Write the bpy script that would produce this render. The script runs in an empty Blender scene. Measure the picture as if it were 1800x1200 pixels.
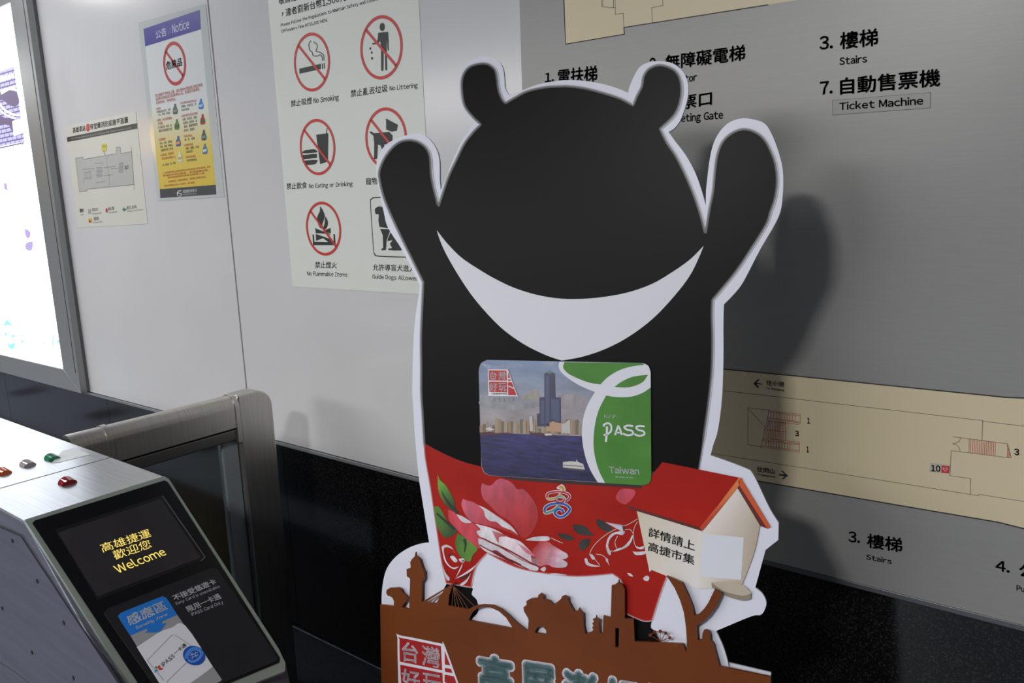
import bpy, math, random
from mathutils import Vector
from mathutils.geometry import tessellate_polygon

random.seed(7)
SC = bpy.context.scene
COL = SC.collection

# ---------------------------------------------------------------- camera
CAM = Vector((0.0, 0.0, 1.6))
CR = Vector((0.8006936, 0.59814554, -0.0333419))      # camera right
CU = Vector((-0.08148085, 0.1638731, 0.98311061))     # camera up
CF = Vector((-0.59350707, 0.78445365, -0.17994955))   # camera forward
F = 1315.33
cd = bpy.data.cameras.new('camera')
cd.sensor_fit = 'HORIZONTAL'; cd.sensor_width = 36.0
cd.lens = F / 1800.0 * 36.0
cd.clip_start = 0.02; cd.clip_end = 100
cam = bpy.data.objects.new('camera', cd); COL.objects.link(cam)
from mathutils import Matrix
cam.matrix_world = Matrix(((CR.x, CU.x, -CF.x, CAM.x), (CR.y, CU.y, -CF.y, CAM.y), (CR.z, CU.z, -CF.z, CAM.z), (0, 0, 0, 1)))
SC.camera = cam

# ---------------------------------------------------------------- world, lights, exposure
w = bpy.data.worlds.new('world'); SC.world = w; w.use_nodes = True
w.node_tree.nodes['Background'].inputs[0].default_value = (0.75, 0.82, 0.95, 1)
w.node_tree.nodes['Background'].inputs[1].default_value = 0.10
SC.view_settings.view_transform = 'Standard'
SC.view_settings.look = 'None'
SC.view_settings.gamma = 1.0
SC.view_settings.use_curve_mapping = False
SC.view_settings.exposure = 0.0

LIGHTS = [  # x, y, sx, sy, watts, colour : key lamp, then added fills, just under the ceiling (z 3.0)
    (-0.50, -1.75, 0.34, 0.34, 96.0, (1.0, 0.975, 0.97)),
    (-4.8, -4.6, 7.0, 2.6, 740.0, (1.0, 0.985, 0.975)),  # broad unseen panel added behind the camera for ambient fill
    (-4.0, 0.8, 2.2, 0.2, 22.0, (1.0, 0.98, 0.965)),  # unseen strip added to brighten the left of the wall
    (-8.4, 0.8, 2.2, 0.2, 85.0, (0.98, 0.98, 1.0)),  # unseen strip added as fill for the far left wall and floor
]
for i, (x, y, sx, sy, e, c) in enumerate(LIGHTS):
    ld = bpy.data.lights.new('key_fill_light', 'AREA'); ld.shape = 'RECTANGLE'
    ld.size = sx; ld.size_y = sy; ld.energy = e; ld.color = c
    lo = bpy.data.objects.new('key_fill_light', ld); COL.objects.link(lo)
    lo.location = (x, y, 2.97)

# ---------------------------------------------------------------- helpers
def s2l(v):
    v /= 255.0
    return v / 12.92 if v <= 0.04045 else ((v + 0.055) / 1.055) ** 2.4
def lin(c): return tuple(s2l(float(k)) for k in c[:3])

_mats = {}
def mat(c, rough=0.55, metal=0.0, spec=0.5, coat=0.0):
    key = (tuple(c), rough, metal, spec, coat)
    if key in _mats: return _mats[key]
    m = bpy.data.materials.new('paint_%d' % len(_mats)); m.use_nodes = True
    b = m.node_tree.nodes['Principled BSDF']
    b.inputs['Base Color'].default_value = (*lin(c), 1)
    b.inputs['Roughness'].default_value = rough
    b.inputs['Metallic'].default_value = metal
    b.inputs['Specular IOR Level'].default_value = spec
    if coat: b.inputs['Coat Weight'].default_value = coat
    _mats[key] = m
    return m
def emis(c, s):
    key = ('e', tuple(c), s)
    if key in _mats: return _mats[key]
    m = bpy.data.materials.new('glow_%d' % len(_mats)); m.use_nodes = True
    b = m.node_tree.nodes['Principled BSDF']
    b.inputs['Base Color'].default_value = (0.02, 0.02, 0.02, 1)
    b.inputs['Emission Color'].default_value = (*lin(c), 1)
    b.inputs['Emission Strength'].default_value = s
    _mats[key] = m
    return m
def noisy(name, c1, c2, scale, rough, metal=0.0, stretch=(1, 1, 1), bump=0.0, rvar=0.0, detail=4, spec=0.5, fac=(0.35, 0.65)):
    m = bpy.data.materials.new(name); m.use_nodes = True
    nt = m.node_tree; b = nt.nodes['Principled BSDF']; L = nt.links.new
    tc = nt.nodes.new('ShaderNodeTexCoord'); mp = nt.nodes.new('ShaderNodeMapping')
    mp.inputs['Scale'].default_value = stretch
    n = nt.nodes.new('ShaderNodeTexNoise'); n.inputs['Scale'].default_value = scale; n.inputs['Detail'].default_value = detail
    r = nt.nodes.new('ShaderNodeValToRGB')
    r.color_ramp.elements[0].position = fac[0]; r.color_ramp.elements[1].position = fac[1]
    r.color_ramp.elements[0].color = (*lin(c1), 1); r.color_ramp.elements[1].color = (*lin(c2), 1)
    L(tc.outputs['Object'], mp.inputs[0]); L(mp.outputs[0], n.inputs[0]); L(n.outputs[0], r.inputs[0]); L(r.outputs[0], b.inputs['Base Color'])
    b.inputs['Roughness'].default_value = rough; b.inputs['Metallic'].default_value = metal
    b.inputs['Specular IOR Level'].default_value = spec
    if rvar:
        mr = nt.nodes.new('ShaderNodeMapRange'); mr.inputs[3].default_value = rough - rvar; mr.inputs[4].default_value = rough + rvar
        L(n.outputs[0], mr.inputs[0]); L(mr.outputs[0], b.inputs['Roughness'])
    if bump:
        bp = nt.nodes.new('ShaderNodeBump'); bp.inputs['Strength'].default_value = bump; bp.inputs['Distance'].default_value = 0.002
        L(n.outputs[0], bp.inputs['Height']); L(bp.outputs[0], b.inputs['Normal'])
    return m
def ink_mat(name, rough=0.5, noise=0.0, nscale=30, stretch=(1, 1, 1)):
    m = bpy.data.materials.new(name); m.use_nodes = True
    nt = m.node_tree; b = nt.nodes['Principled BSDF']; L = nt.links.new
    a = nt.nodes.new('ShaderNodeAttribute'); a.attribute_name = 'ink'
    b.inputs['Roughness'].default_value = rough
    if noise:
        tc = nt.nodes.new('ShaderNodeTexCoord'); mp = nt.nodes.new('ShaderNodeMapping'); mp.inputs['Scale'].default_value = stretch
        n = nt.nodes.new('ShaderNodeTexNoise'); n.inputs['Scale'].default_value = nscale; n.inputs['Detail'].default_value = 6
        mr = nt.nodes.new('ShaderNodeMapRange'); mr.inputs[1].default_value = 0.3; mr.inputs[2].default_value = 0.7
        mr.inputs[3].default_value = 1 - noise; mr.inputs[4].default_value = 1 + noise
        mx = nt.nodes.new('ShaderNodeVectorMath'); mx.operation = 'SCALE'
        L(tc.outputs['Object'], mp.inputs[0]); L(mp.outputs[0], n.inputs[0]); L(n.outputs[0], mr.inputs[0])
        L(a.outputs['Color'], mx.inputs[0]); L(mr.outputs[0], mx.inputs['Scale']); L(mx.outputs[0], b.inputs['Base Color'])
    else:
        L(a.outputs['Color'], b.inputs['Base Color'])
    return m
INK = ink_mat('printed_ink', 0.45)
INKP = ink_mat('petal_ink', 0.45, 0.22, 60, (1, 1, 0.4))
INKS = ink_mat('photo_ink', 0.4, 0.22, 12, (1, 1, 3))
INKW = ink_mat('water_ink', 0.4, 0.5, 30, (1, 1, 6))

def put(o, parent):
    COL.objects.link(o)
    if parent is not None: o.parent = parent
    return o
def world_loc(o):
    l = Vector((0, 0, 0))
    while o is not None:
        l += o.location; o = o.parent
    return l
def mesh(name, verts, faces, m, parent=None, cols=None, smooth=False, label=None, kind=None, loc=None):
    base = world_loc(parent) if parent is not None else Vector((0, 0, 0))
    o_l = Vector(loc) - base if loc is not None else Vector((0, 0, 0))
    sh = base + o_l
    me = bpy.data.meshes.new(name)
    me.from_pydata([tuple(Vector(v) - sh) for v in verts], [], faces)
    me.materials.append(m)
    if cols is not None:
        at = me.color_attributes.new('ink', 'FLOAT_COLOR', 'POINT')
        for i, c in enumerate(cols): at.data[i].color = (*lin(c), 1)
    if smooth: me.polygons.foreach_set('use_smooth', [True] * len(me.polygons))
    me.update()
    o = bpy.data.objects.new(name, me); put(o, parent); o.location = o_l
    if label: o['label'] = label
    if kind: o['kind'] = kind
    return o
def thing(name, label, cat, loc, group=None):
    o = bpy.data.objects.new(name, None); COL.objects.link(o); o.location = loc; o.empty_display_size = 0.1
    o['label'] = label; o['category'] = cat
    if group: o['group'] = group
    return o
def box(name, a, b, m, parent=None, bevel=0.0, **k):
    x0, y0, z0 = [min(a[i], b[i]) for i in range(3)]; x1, y1, z1 = [max(a[i], b[i]) for i in range(3)]
    v = [(x0, y0, z0), (x1, y0, z0), (x1, y1, z0), (x0, y1, z0), (x0, y0, z1), (x1, y0, z1), (x1, y1, z1), (x0, y1, z1)]
    f = [(0, 3, 2, 1), (4, 5, 6, 7), (0, 1, 5, 4), (1, 2, 6, 5), (2, 3, 7, 6), (3, 0, 4, 7)]
    o = mesh(name, v, f, m, parent, **k)
    if bevel:
        bv = o.modifiers.new('bevel', 'BEVEL'); bv.width = bevel; bv.segments = 3
        o.data.polygons.foreach_set('use_smooth', [True] * len(o.data.polygons))
        wn = o.modifiers.new('wn', 'WEIGHTED_NORMAL')
    return o
def extrude(name, pts, d, m, parent=None, bevel=0.0, smooth=False, **k):
    """closed 3-D polygon pts extruded by vector d"""
    n = len(pts); d = Vector(d)
    v = [Vector(p) for p in pts] + [Vector(p) + d for p in pts]
    tri = tessellate_polygon([v[:n]])
    f = [tuple(t) for t in tri] + [tuple(n + i for i in reversed(t)) for t in tri]
    if bevel: f = [tuple(range(n)), tuple(reversed(range(n, 2 * n)))]
    f += [(i, (i + 1) % n, n + (i + 1) % n, n + i) for i in range(n)]
    o = mesh(name, v, f, m, parent, **k)
    import bmesh
    bm = bmesh.new(); bm.from_mesh(o.data); bmesh.ops.recalc_face_normals(bm, faces=bm.faces); bm.to_mesh(o.data); bm.free()
    if bevel:
        bv = o.modifiers.new('bevel', 'BEVEL'); bv.width = bevel; bv.segments = 3; bv.limit_method = 'ANGLE'; bv.angle_limit = math.radians(50)
        o.data.polygons.foreach_set('use_smooth', [True] * len(o.data.polygons)); o.modifiers.new('wn', 'WEIGHTED_NORMAL')
    return o

class Surf:
    """a real plane in the hall: origin O, in-plane axes h and v, normal n towards the viewer's side"""
    def __init__(s, O, h, v):
        s.O = Vector(O); s.h = Vector(h).normalized(); s.v = Vector(v).normalized(); s.n = s.h.cross(s.v)
        if s.n.dot(CAM - s.O) < 0: s.n = -s.n
    def uv(s, p):
        R = CR * ((p[0] - 900) / F) - CU * ((p[1] - 600) / F) + CF
        P = CAM + R * ((s.O - CAM).dot(s.n) / R.dot(s.n)) - s.O
        return Vector((P.dot(s.h), P.dot(s.v)))
    def P(s, uv, off=0.0): return s.O + s.h * uv[0] + s.v * uv[1] + s.n * off
    def at(s, p, off=0.0): return s.P(s.uv(p), off)
def Z(ox, oy, k):
    def f(*pts):
        if len(pts) == 2 and not hasattr(pts[0], '__len__'): return (ox + pts[0] / k, oy + pts[1] / k)
        if len(pts) == 1: pts = pts[0]
        return [(ox + p[0] / k, oy + p[1] / k) + tuple(p[2:]) for p in pts]
    return f

def smooth_pts(pts, n=4, closed=True):
    """Catmull-Rom through pts; a third entry 1 marks a corner"""
    out = []; N = len(pts)
    rng = range(N) if closed else range(N - 1)
    for i in rng:
        p1 = pts[i]; p2 = pts[(i + 1) % N]
        c1 = len(p1) > 2; c2 = len(p2) > 2
        p0 = p1 if c1 or (not closed and i == 0) else pts[(i - 1) % N]
        p3 = p2 if c2 or (not closed and i == N - 2) else pts[(i + 2) % N]
        for k in range(n):
            t = k / n
            q = []
            for a in (0, 1):
                a0, a1, a2, a3 = p0[a], p1[a], p2[a], p3[a]
                q.append(0.5 * ((2 * a1) + (-a0 + a2) * t + (2 * a0 - 5 * a1 + 4 * a2 - a3) * t * t + (-a0 + 3 * a1 - 3 * a2 + a3) * t ** 3))
            out.append(tuple(q))
    if not closed: out.append(tuple(pts[-1][:2]))
    return out
def clean(pts):
    o = []
    for p in pts:
        if not o or (abs(p[0] - o[-1][0]) + abs(p[1] - o[-1][1])) > 1e-4: o.append((p[0], p[1]))
    if abs(o[0][0] - o[-1][0]) + abs(o[0][1] - o[-1][1]) < 1e-4: o.pop()
    return o

def flat(name, S, polys, m, parent, off, thick=0.0, grad=None, uvspace=False, label=None, holes=None, kind=None):
    """polys: one polygon or a list of polygons (pixels of the surface seen), laid on S at height off; thick = side walls"""
    if not hasattr(polys[0][0], '__len__'): polys = [polys]
    if name in ('black_print', 'card_boats_print', 'card_green_print', 'printed_blot', 'card_tower_print') and len(polys) > 1:
        for p_ in polys: flat(name, S, [p_], m, parent, off, thick, grad, uvspace, label, holes, kind)
        return
    V = []; Fc = []; cols = [] if grad else None
    for pi, poly in enumerate(polys):
        loops = [clean(poly)] + ([clean(h) for h in holes] if holes and pi == 0 else [])
        loc = [[(Vector((*p, 0)) if uvspace else Vector((*S.uv(p), 0))) for p in lp] for lp in loops]
        b0 = len(V)
        for lp, raw in zip(loc, loops):
            for q, r in zip(lp, raw):
                V.append(S.P((q.x, q.y), off))
                if grad:
                    (ax, ay), ca, (bx, by), cb = grad
                    t = ((r[0] - ax) * (bx - ax) + (r[1] - ay) * (by - ay)) / ((bx - ax) ** 2 + (by - ay) ** 2)
                    t = max(0, min(1, t)); cols.append(tuple(ca[i] + (cb[i] - ca[i]) * t for i in range(3)))
        tri = tessellate_polygon(loc)
        allv = [q for lp in loc for q in lp]
        T = []
        for t in tri:
            a, b, c = (allv[i] for i in t)
            ar = (b - a).cross(c - a).z
            if abs(ar) < 1e-14: continue
            T.append(tuple(b0 + i for i in (t if ar > 0 else reversed(t))))
        Fc += T
        if thick:
            nb = len(allv)
            for q in allv:
                V.append(S.P((q.x, q.y), off - thick))
                if grad: cols.append(cols[len(V) - 1 - nb])
            Fc += [tuple(i + nb for i in reversed(t)) for t in T]
            s = 0
            for lp in loc:
                k = len(lp); area = sum(lp[i].x * lp[(i + 1) % k].y - lp[(i + 1) % k].x * lp[i].y for i in range(k))
                ccw = (area > 0)
                if s > 0: ccw = not ccw if False else ccw
                for i in range(k):
                    a, b = b0 + s + i, b0 + s + (i + 1) % k
                    Fc.append((a, a + nb, b + nb, b) if ccw else (b, b + nb, a + nb, a))
                s += k
    hv = S.h.cross(S.v)
    if hv.dot(S.n) < 0: Fc = [tuple(reversed(f)) for f in Fc]
    return mesh(name, V, Fc, m, parent, cols=cols, label=label, kind=kind)

def strip(pts, wd, S):
    """a line of width wd metres through pixel points -> polygons in uv space (one quad a segment)"""
    out = []; q = [S.uv(p) for p in pts]
    for a, b in zip(q, q[1:]):
        d = (b - a)
        if d.length < 1e-7: continue
        d.normalize(); nn = Vector((-d.y, d.x)) * wd / 2; e = d * wd * 0.3
        out.append([tuple(a - nn - e), tuple(b - nn + e), tuple(b + nn + e), tuple(a + nn - e)])
    return out
def lines(name, S, runs, wd, m, parent, off, **k):
    P = []
    for r in runs: P += strip(r, wd, S)
    return flat(name, S, P, m, parent, off, uvspace=True, **k)
def ribbon(pts, w0, w1=None, n=6):
    """variable-width ribbon polygon in pixel space through smoothed points"""
    if w1 is None: w1 = w0
    q = smooth_pts(pts, n, closed=False); N = len(q); L = []; R_ = []
    for i, p in enumerate(q):
        a = q[max(0, i - 1)]; b = q[min(N - 1, i + 1)]
        dx, dy = b[0] - a[0], b[1] - a[1]; l = math.hypot(dx, dy) or 1
        wv = (w0 + (w1 - w0) * i / (N - 1)) / 2
        L.append((p[0] - dy / l * wv, p[1] + dx / l * wv)); R_.append((p[0] + dy / l * wv, p[1] - dx / l * wv))
    return [[L[i], L[i + 1], R_[i + 1], R_[i]] for i in range(N - 1)]
def ell(cx, cy, rx, ry, rot=0, n=32, a0=0, a1=360):
    o = []
    for i in range(n + (a1 - a0 < 360)):
        t = math.radians(a0 + (a1 - a0) * i / n); c, s = math.cos(rot), math.sin(rot)
        x, y = rx * math.cos(t), ry * math.sin(t); o.append((cx + x * c - y * s, cy + x * s + y * c))
    return o

_tc = {}; _gc = {}
def glyph(ch):
    """outline of one character as a flat mesh of em size 1"""
    if ch in _gc: return _gc[ch]
    c = bpy.data.curves.new('lettering', 'FONT'); c.resolution_u = 2; c.size = 1
    o32 = ord(ch); c.body = chr(o32 + 0xFEE0) if 33 <= o32 <= 126 else ch
    o = bpy.data.objects.new('lettering', c); COL.objects.link(o)
    dg = bpy.context.evaluated_depsgraph_get()
    me = bpy.data.meshes.new_from_object(o.evaluated_get(dg))
    vs = [(v.co.x, v.co.y) for v in me.vertices]; fs = [tuple(p.vertices) for p in me.polygons]
    bpy.data.objects.remove(o); bpy.data.curves.remove(c); bpy.data.meshes.remove(me)
    _gc[ch] = (vs, fs); return _gc[ch]
def glyphs(s, bold):
    k = (s, bold)
    if k in _tc: return _tc[k]
    vs = []; fs = []; x = 0.0
    for ch in s:
        if ch == ' ': x += 0.34; continue
        gv, gf = glyph(ch); b0 = len(vs)
        if ord(ch) < 0x2E80:                 # Latin: set by its own width
            x0 = min(v[0] for v in gv); x1 = max(v[0] for v in gv); pad = 0.085 if ch.isalnum() else 0.06
            vs += [(v[0] - x0 + x + pad / 2, v[1]) for v in gv]; x += x1 - x0 + pad
        else:
            vs += [(v[0] + x, v[1]) for v in gv]; x += 1.0
        fs += [tuple(b0 + q for q in f) for f in gf]
    if bold:                              # heavier strokes: copies of the outline shifted around a small circle
        n0_ = len(vs); base_v = list(vs); base_f = list(fs); nn = 4 if bold < 0.03 else (8 if bold < 0.06 else 16)
        for i in range(nn):
            a = 2 * math.pi * (i + 0.5) / nn; b0 = len(vs)
            vs += [(x + bold * math.cos(a), y + bold * math.sin(a)) for x, y in base_v]; fs += [tuple(b0 + q for q in f) for f in base_f]
        if bold >= 0.06:
            for i in range(8):
                a = 2 * math.pi * i / 8; b0 = len(vs)
                vs += [(x + bold * .5 * math.cos(a), y + bold * .5 * math.sin(a)) for x, y in base_v]; fs += [tuple(b0 + q for q in f) for f in base_f]
    _tc[k] = (vs, fs); return _tc[k]
def cjk(s): return any(ord(ch) > 0x2E80 for ch in s)
def text(items, S, m, parent, off, bold=0.012, name='lettering', label=None, kind=None):
    """items: (string, bottom-left, bottom-right, top-left[, bold]) in pixels of the surface; each phrase one flat print"""
    for it in items:
        V = []; Fc = []
        s, bl, br, tl = it[:4]; bd_ = it[4] if len(it) > 4 else bold
        vs, fs = glyphs(s, bd_)
        x0 = min(v[0] for v in vs); x1 = max(v[0] for v in vs); y1 = max(v[1] for v in vs)
        y0 = min(v[1] for v in vs) if cjk(s) else -bd_
        A, B, C = S.uv(bl), S.uv(br), S.uv(tl); b = len(V)
        for x, y in vs: V.append(S.P(A + (B - A) * ((x - x0) / (x1 - x0)) + (C - A) * ((y - y0) / (y1 - y0)), off))
        Fc += [tuple(b + i for i in f) for f in fs]
        mesh(name, V, Fc, m, parent, label=label, kind=kind)

# ---------------------------------------------------------------- planes of the place
D = 1.6                                   # wall face, metres in front of the camera
WALL = Surf((0, D, 1.6), (1, 0, 0), (0, 0, 1))
SIGN = Surf((0, D - 0.018, 1.6), (1, 0, 0), (0, 0, 1))
a_, b_, c_ = 0.19576521, 0.15918105, 0.05170204
h0 = Vector((math.cos(a_), math.sin(a_), 0)); n0 = Vector((math.sin(a_), -math.cos(a_), 0)); v0 = Vector((0, 0, 1)) * math.cos(b_) - n0 * math.sin(b_)
BH = h0 * math.cos(c_) + v0 * math.sin(c_); BV = -h0 * math.sin(c_) + v0 * math.cos(c_); BN = BH.cross(BV)
BOARD = Surf(CAM - BN * 1.30, BH, BV)
BASE = Surf(CAM - BN * 1.288, BH, BV)
SL = math.radians(38)
FACE = Surf((-1.525, 0.63, 1.05), (0, 1, 0), (-math.cos(SL), 0, math.sin(SL)))
TOP = Surf((-1.6, 0.63, 1.05), (1, 0, 0), (0, 1, 0))
SIDE = Surf((-1.6, 0.495, 1.0), (1, 0, 0), (0, 0, 1))

# ---------------------------------------------------------------- setting
white_panel = noisy('white_enamel', (199, 199, 200), (202, 202, 203), 3, 0.20, rvar=0.02, bump=0.02, spec=0.4)
dark_joint = mat((50, 50, 52), 0.6)
granite = noisy('black_granite', (9, 9, 9), (54, 54, 54), 260, 0.10, detail=6, spec=0.5, fac=(0.5, 0.78))
alu = noisy('satin_aluminium', (150, 152, 154), (165, 167, 168), 8, 0.38, 0.6, stretch=(1, 1, 30))
floor_m = noisy('floor_granite', (104, 112, 126), (132, 140, 152), 60, 0.32)
tile_dark = noisy('dark_floor_granite', (30, 34, 42), (44, 48, 56), 90, 0.3)
plaster = mat((150, 150, 152), 0.8)

XL, XR, YB, HZ = -13.0, 5.0, -8.0, 3.0
def structure(o): o['kind'] = 'structure'; return o
structure(box('floor', (XL, YB, -0.1), (XR, D + 0.05, 0.0), floor_m))
structure(box('ceiling', (XL, YB, HZ), (XR, D + 0.05, HZ + 0.1), mat((120, 122, 126), 0.8)))
structure(box('wall_left', (XL - 0.1, YB, 0), (XL, D + 0.05, HZ), plaster))
structure(box('wall_right', (XR, YB, 0), (XR + 0.1, D + 0.05, HZ), plaster))
structure(box('wall_front', (XL, YB - 0.1, 0), (XR, YB, HZ), mat((95, 95, 98), 0.8)))
wb = structure(box('wall_back', (XL, D + 0.03, 0), (XR, D + 0.15, HZ), dark_joint))
PB = 1.6 - 0.5225 * D                      # bottom edge of the white panels
seams = [-12.0, -9.75, -6.6, -5.0, -2.484, -1.10, 0.6, 2.6, 4.9]
SB = 1.6 + SIGN.uv((1344.7, 984))[1] - 0.013     # lower edge of the grey sign
for x0, x1 in zip(seams, seams[1:]):
    o = box('wall_panel', (x0 + 0.004, D, PB + 0.003 if x1 < -1 else SB + 0.03), (x1 - 0.004, D + 0.03, HZ - 0.02), white_panel, wb, bevel=0.0015)
gx = WALL.uv((1510, 1080))[0]
gs = [-12, -10.8, -9.6, -8.4, -7.2, -6.0, -4.9, -3.66, -2.3, -1.10, gx, gx + 1.2, gx + 2.4, gx + 3.6, 4.9]
for x0, x1 in zip(gs, gs[1:]):
    box('granite_slab', (x0 + 0.0012, D + 0.006, 0.02), (x1 - 0.0012, D + 0.03, PB - 0.014 if x1 < -1 else SB + 0.028), granite, wb)
box('panel_edge_trim', (-12, D - 0.004, PB - 0.012), (-1.102, D + 0.03, PB), alu, wb, bevel=0.001)
fl = bpy.data.objects['floor']
box('dark_border_slab', (XL, 0.98, -0.001), (XR, D + 0.004, 0.0022), tile_dark, fl)
for k in range(-3, 5):
    cx = -6.35 - 1.55 * k
    box('dark_tile', (cx - 0.15, 0.30, -0.001), (cx + 0.15, 0.58, 0.002), tile_dark, fl)

# ---------------------------------------------------------------- housings of the key light and of the added fill lights
for i, (x, y, sx, sy, e, c) in enumerate(LIGHTS):
    side = ['over the middle of the hall in front of the cutout', 'field added as fill, spanning the rear of the hall', 'added as fill near the lightbox wall behind the ticket gate',
            'added as fill, running along the far left end of the lightbox wall'][i]
    t = thing('ceiling_key_fill_lamp', 'recessed white ceiling lamp ' + side, 'ceiling lamp', (x, y, 3.0))
    box('lamp_housing', (x - sx / 2 - 0.03, y - sy / 2 - 0.03, 2.978), (x + sx / 2 + 0.03, y + sy / 2 + 0.03, 3.0), mat((210, 212, 214), 0.5), t)

# hanging yellow exit sign of the hall (its reflection shows in the white panel)
t = thing('exit_sign', 'yellow lit sign box hanging under the ceiling, mirrored in white wall panel', 'sign', (-8.3, -1.35, 3.0))
box('sign_box', (-8.35, -1.45, 2.27), (-8.30, -1.20, 2.62), mat((60, 60, 60), 0.5), t)
box('lit_face', (-8.30, -1.44, 2.28), (-8.295, -1.21, 2.61), emis((255, 205, 50), 13.0), t)
for yy in (-1.42, -1.24): box('hanger_rod', (-8.33, yy - 0.006, 2.62), (-8.318, yy + 0.006, 3.0), mat((120, 120, 122), 0.4, 0.8), t)

# ---------------------------------------------------------------- grey station plan sign
sg = thing('station_plan_sign', 'large grey station plan sign with cream maps on white wall behind the cutout', 'sign', (0, D, 1.6))
grey = noisy('brushed_grey_paint', (139, 139, 137), (143, 143, 140), 40, 0.38, 0.12, stretch=(0.4, 1, 18))
u0 = SIGN.uv((912.5, 0)); sx0 = u0.x; sz0 = SIGN.uv((1344.7, 984))[1]
box('sign_plate', (sx0, D - 0.018, 1.6 + sz0), (1.9, D, 2.85), grey, sg, bevel=0.002)
box('bottom_rail', (sx0, D - 0.016, 1.6 + sz0 - 0.013), (1.9, D, 1.6 + sz0 - 0.0005), mat((96, 97, 103), 0.35, 0.4), sg, bevel=0.002)
cream = mat((208, 195, 162), 0.4); ink = mat((34, 40, 38), 0.5); thin = mat((60, 58, 52), 0.5); redl = mat((178, 60, 52), 0.5)
z6 = Z(900, 0, 4); z7 = Z(1350, 0, 4); z8 = Z(1250, 600, 3.2727); z9 = Z(1250, 850, 3.2727)
m1 = [(988.3, -60), (994.5, 77.5), (1097.5, 60.2), (1096.7, 48.3), (1350, 8.5), (1500, -15), (1800, -62)]
m1u = [tuple(SIGN.uv(p)) for p in m1]; ea, eb = m1u[-4], m1u[-3]; sl_ = (eb[1] - ea[1]) / (eb[0] - ea[0])
m1u = [(m1u[1][0], 1.12)] + m1u[1:5] + [(1.6, ea[1] + sl_ * (1.6 - ea[0])), (1.6, 1.12)]
flat('map_field', SIGN, m1u, cream, sg, 0.0004, uvspace=True, label='cream map field cut by the top of the picture')
lines('map_outline', SIGN, [m1[:-2]], 0.0019, ink, sg, 0.0008)
lines('map_wall_lines', SIGN, [z6([(628, -40), (632, 48), (668, 50), (684, 55), (724, 55)]), z6([(724, -40), (728, 102), (782, 93), (788, 190)]), z6([(714, -40), (715, 52)]),
      z6([(638, -40), (640, 46)]), z6([(1060, -40), (1062, 40), (984, 54), (987, 158)])], 0.0009, thin, sg, 0.0008)
top2 = [(1100, 630.5), (1180, 639.2), (1271, 648.2), (1400, 660.5), (1600, 681), (1766, 697.8), (1830, 700.5), (2300, 722)]
bot2 = [(1100, 803), (1200, 821), (1331.5, 844.8), (1450, 865.2), (1600, 891), (1754, 917.2), (1830, 936), (2300, 1045)]
flat('map_field', SIGN, top2 + bot2[::-1], cream, sg, 0.0004, label='long cream map strip between the two lists of exits')
for ol in (top2, bot2): lines('map_outline', SIGN, [ol], 0.0024, ink, sg, 0.0008)
lines('map_wall_lines', SIGN, [z8([(-100, 264), (62, 281), (1563, 454), (1558, 570)]), z8([(1563, 458), (1830, 490)]), z8([(-100, 627), (0, 642), (1538, 886), (1541, 878), (1830, 924)]),
      z8([(335, 395), (212, 381), (211, 593), (285, 605)]), z8([(215, 385), (315, 497)]), z8([(335, 388), (315, 497), (303, 507), (310, 515), (285, 610)]),
      z8([(1390, 547), (1705, 587), (1727, 670), (1382, 627), (1373, 770), (1495, 788), (1490, 878)]),
      z8([(1436, 556), (1425, 575), (1405, 585), (1390, 586)]), z8([(1390, 588), (1412, 594), (1427, 610), (1432, 630)])], 0.0008, thin, sg, 0.0008)
rr = [z8([(335, 397), (513, 418), (513, 470), (500, 476)]), z8([(333, 404), (511, 427)]), z8([(328, 437), (512, 462)]), z8([(328, 443), (505, 467)]), z8([(327, 452), (500, 476)]), z8([(325, 458), (430, 470)]),
      z8([(310, 505), (435, 520)]), z8([(298, 556), (508, 578), (508, 637), (288, 605)]), z8([(297, 563), (508, 588)]), z8([(296, 570), (508, 594)]), z8([(290, 598), (506, 628)])]
for i in range(10):
    x = 345 + 15.5 * i
    if x < 500: rr.append(z8([(x, 405 + (x - 345) * .12), (x - 1, 440 + (x - 345) * .12)])); rr.append(z8([(x - 30, 570 + (x - 345) * .12), (x - 31, 602 + (x - 345) * .13)]))
for x in range(330, 432, 9): rr.append(z8([(x, 458 + (x - 330) * .1), (x - (432 - x) * .12, 560 + (x - 330) * .1)]))
for x in range(1485, 1640, 10): rr.append(z8([(x, 560 + (x - 1485) * .12), (x - 2, 640 + (x - 1485) * .12)]))
rr += [z8([(1705, 590), (1704, 668)]), z8([(1711, 610), (1710, 668)]), z8([(1717, 635), (1716, 669)])]
lines('stair_symbols', SIGN, rr, 0.0008, redl, sg, 0.0009, kind='stuff')
flat('arrow', SIGN, [z8([(243, 241), (272, 215), (279, 218), (262, 237), (295, 242), (295, 248), (262, 244), (277, 264), (270, 268)])], ink, sg, 0.0009)
flat('arrow', SIGN, [z8([(443, 771), (410, 741), (403, 744), (424, 763), (390, 762), (390, 769), (424, 774), (406, 790), (413, 793)])], ink, sg, 0.0009)
flat('correction_sticker', SIGN, z8([(1260, 697), (1374, 710), (1370, 758), (1256, 748)]), mat((178, 172, 158), 0.4), sg, 0.0011)
flat('heart_symbol', SIGN, z8([(1327, 712), (1371, 716), (1368, 757), (1325, 753)]), mat((190, 35, 40), 0.4), sg, 0.0014)
lines('heart_symbol', SIGN, [z8([(1348, 745), (1334, 730), (1338, 724), (1347, 730), (1357, 725), (1361, 733), (1348, 745)])], 0.001, mat((230, 200, 190), 0.5), sg, 0.0017)
S4 = [(1463.7, 176.7), (1635.5, 162.5), (1635.5, 189.5), (1463.7, 202)]
flat('correction_sticker', SIGN, S4, mat((147, 148, 142), 0.38), sg, 0.0008, thick=0.0004)
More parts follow.
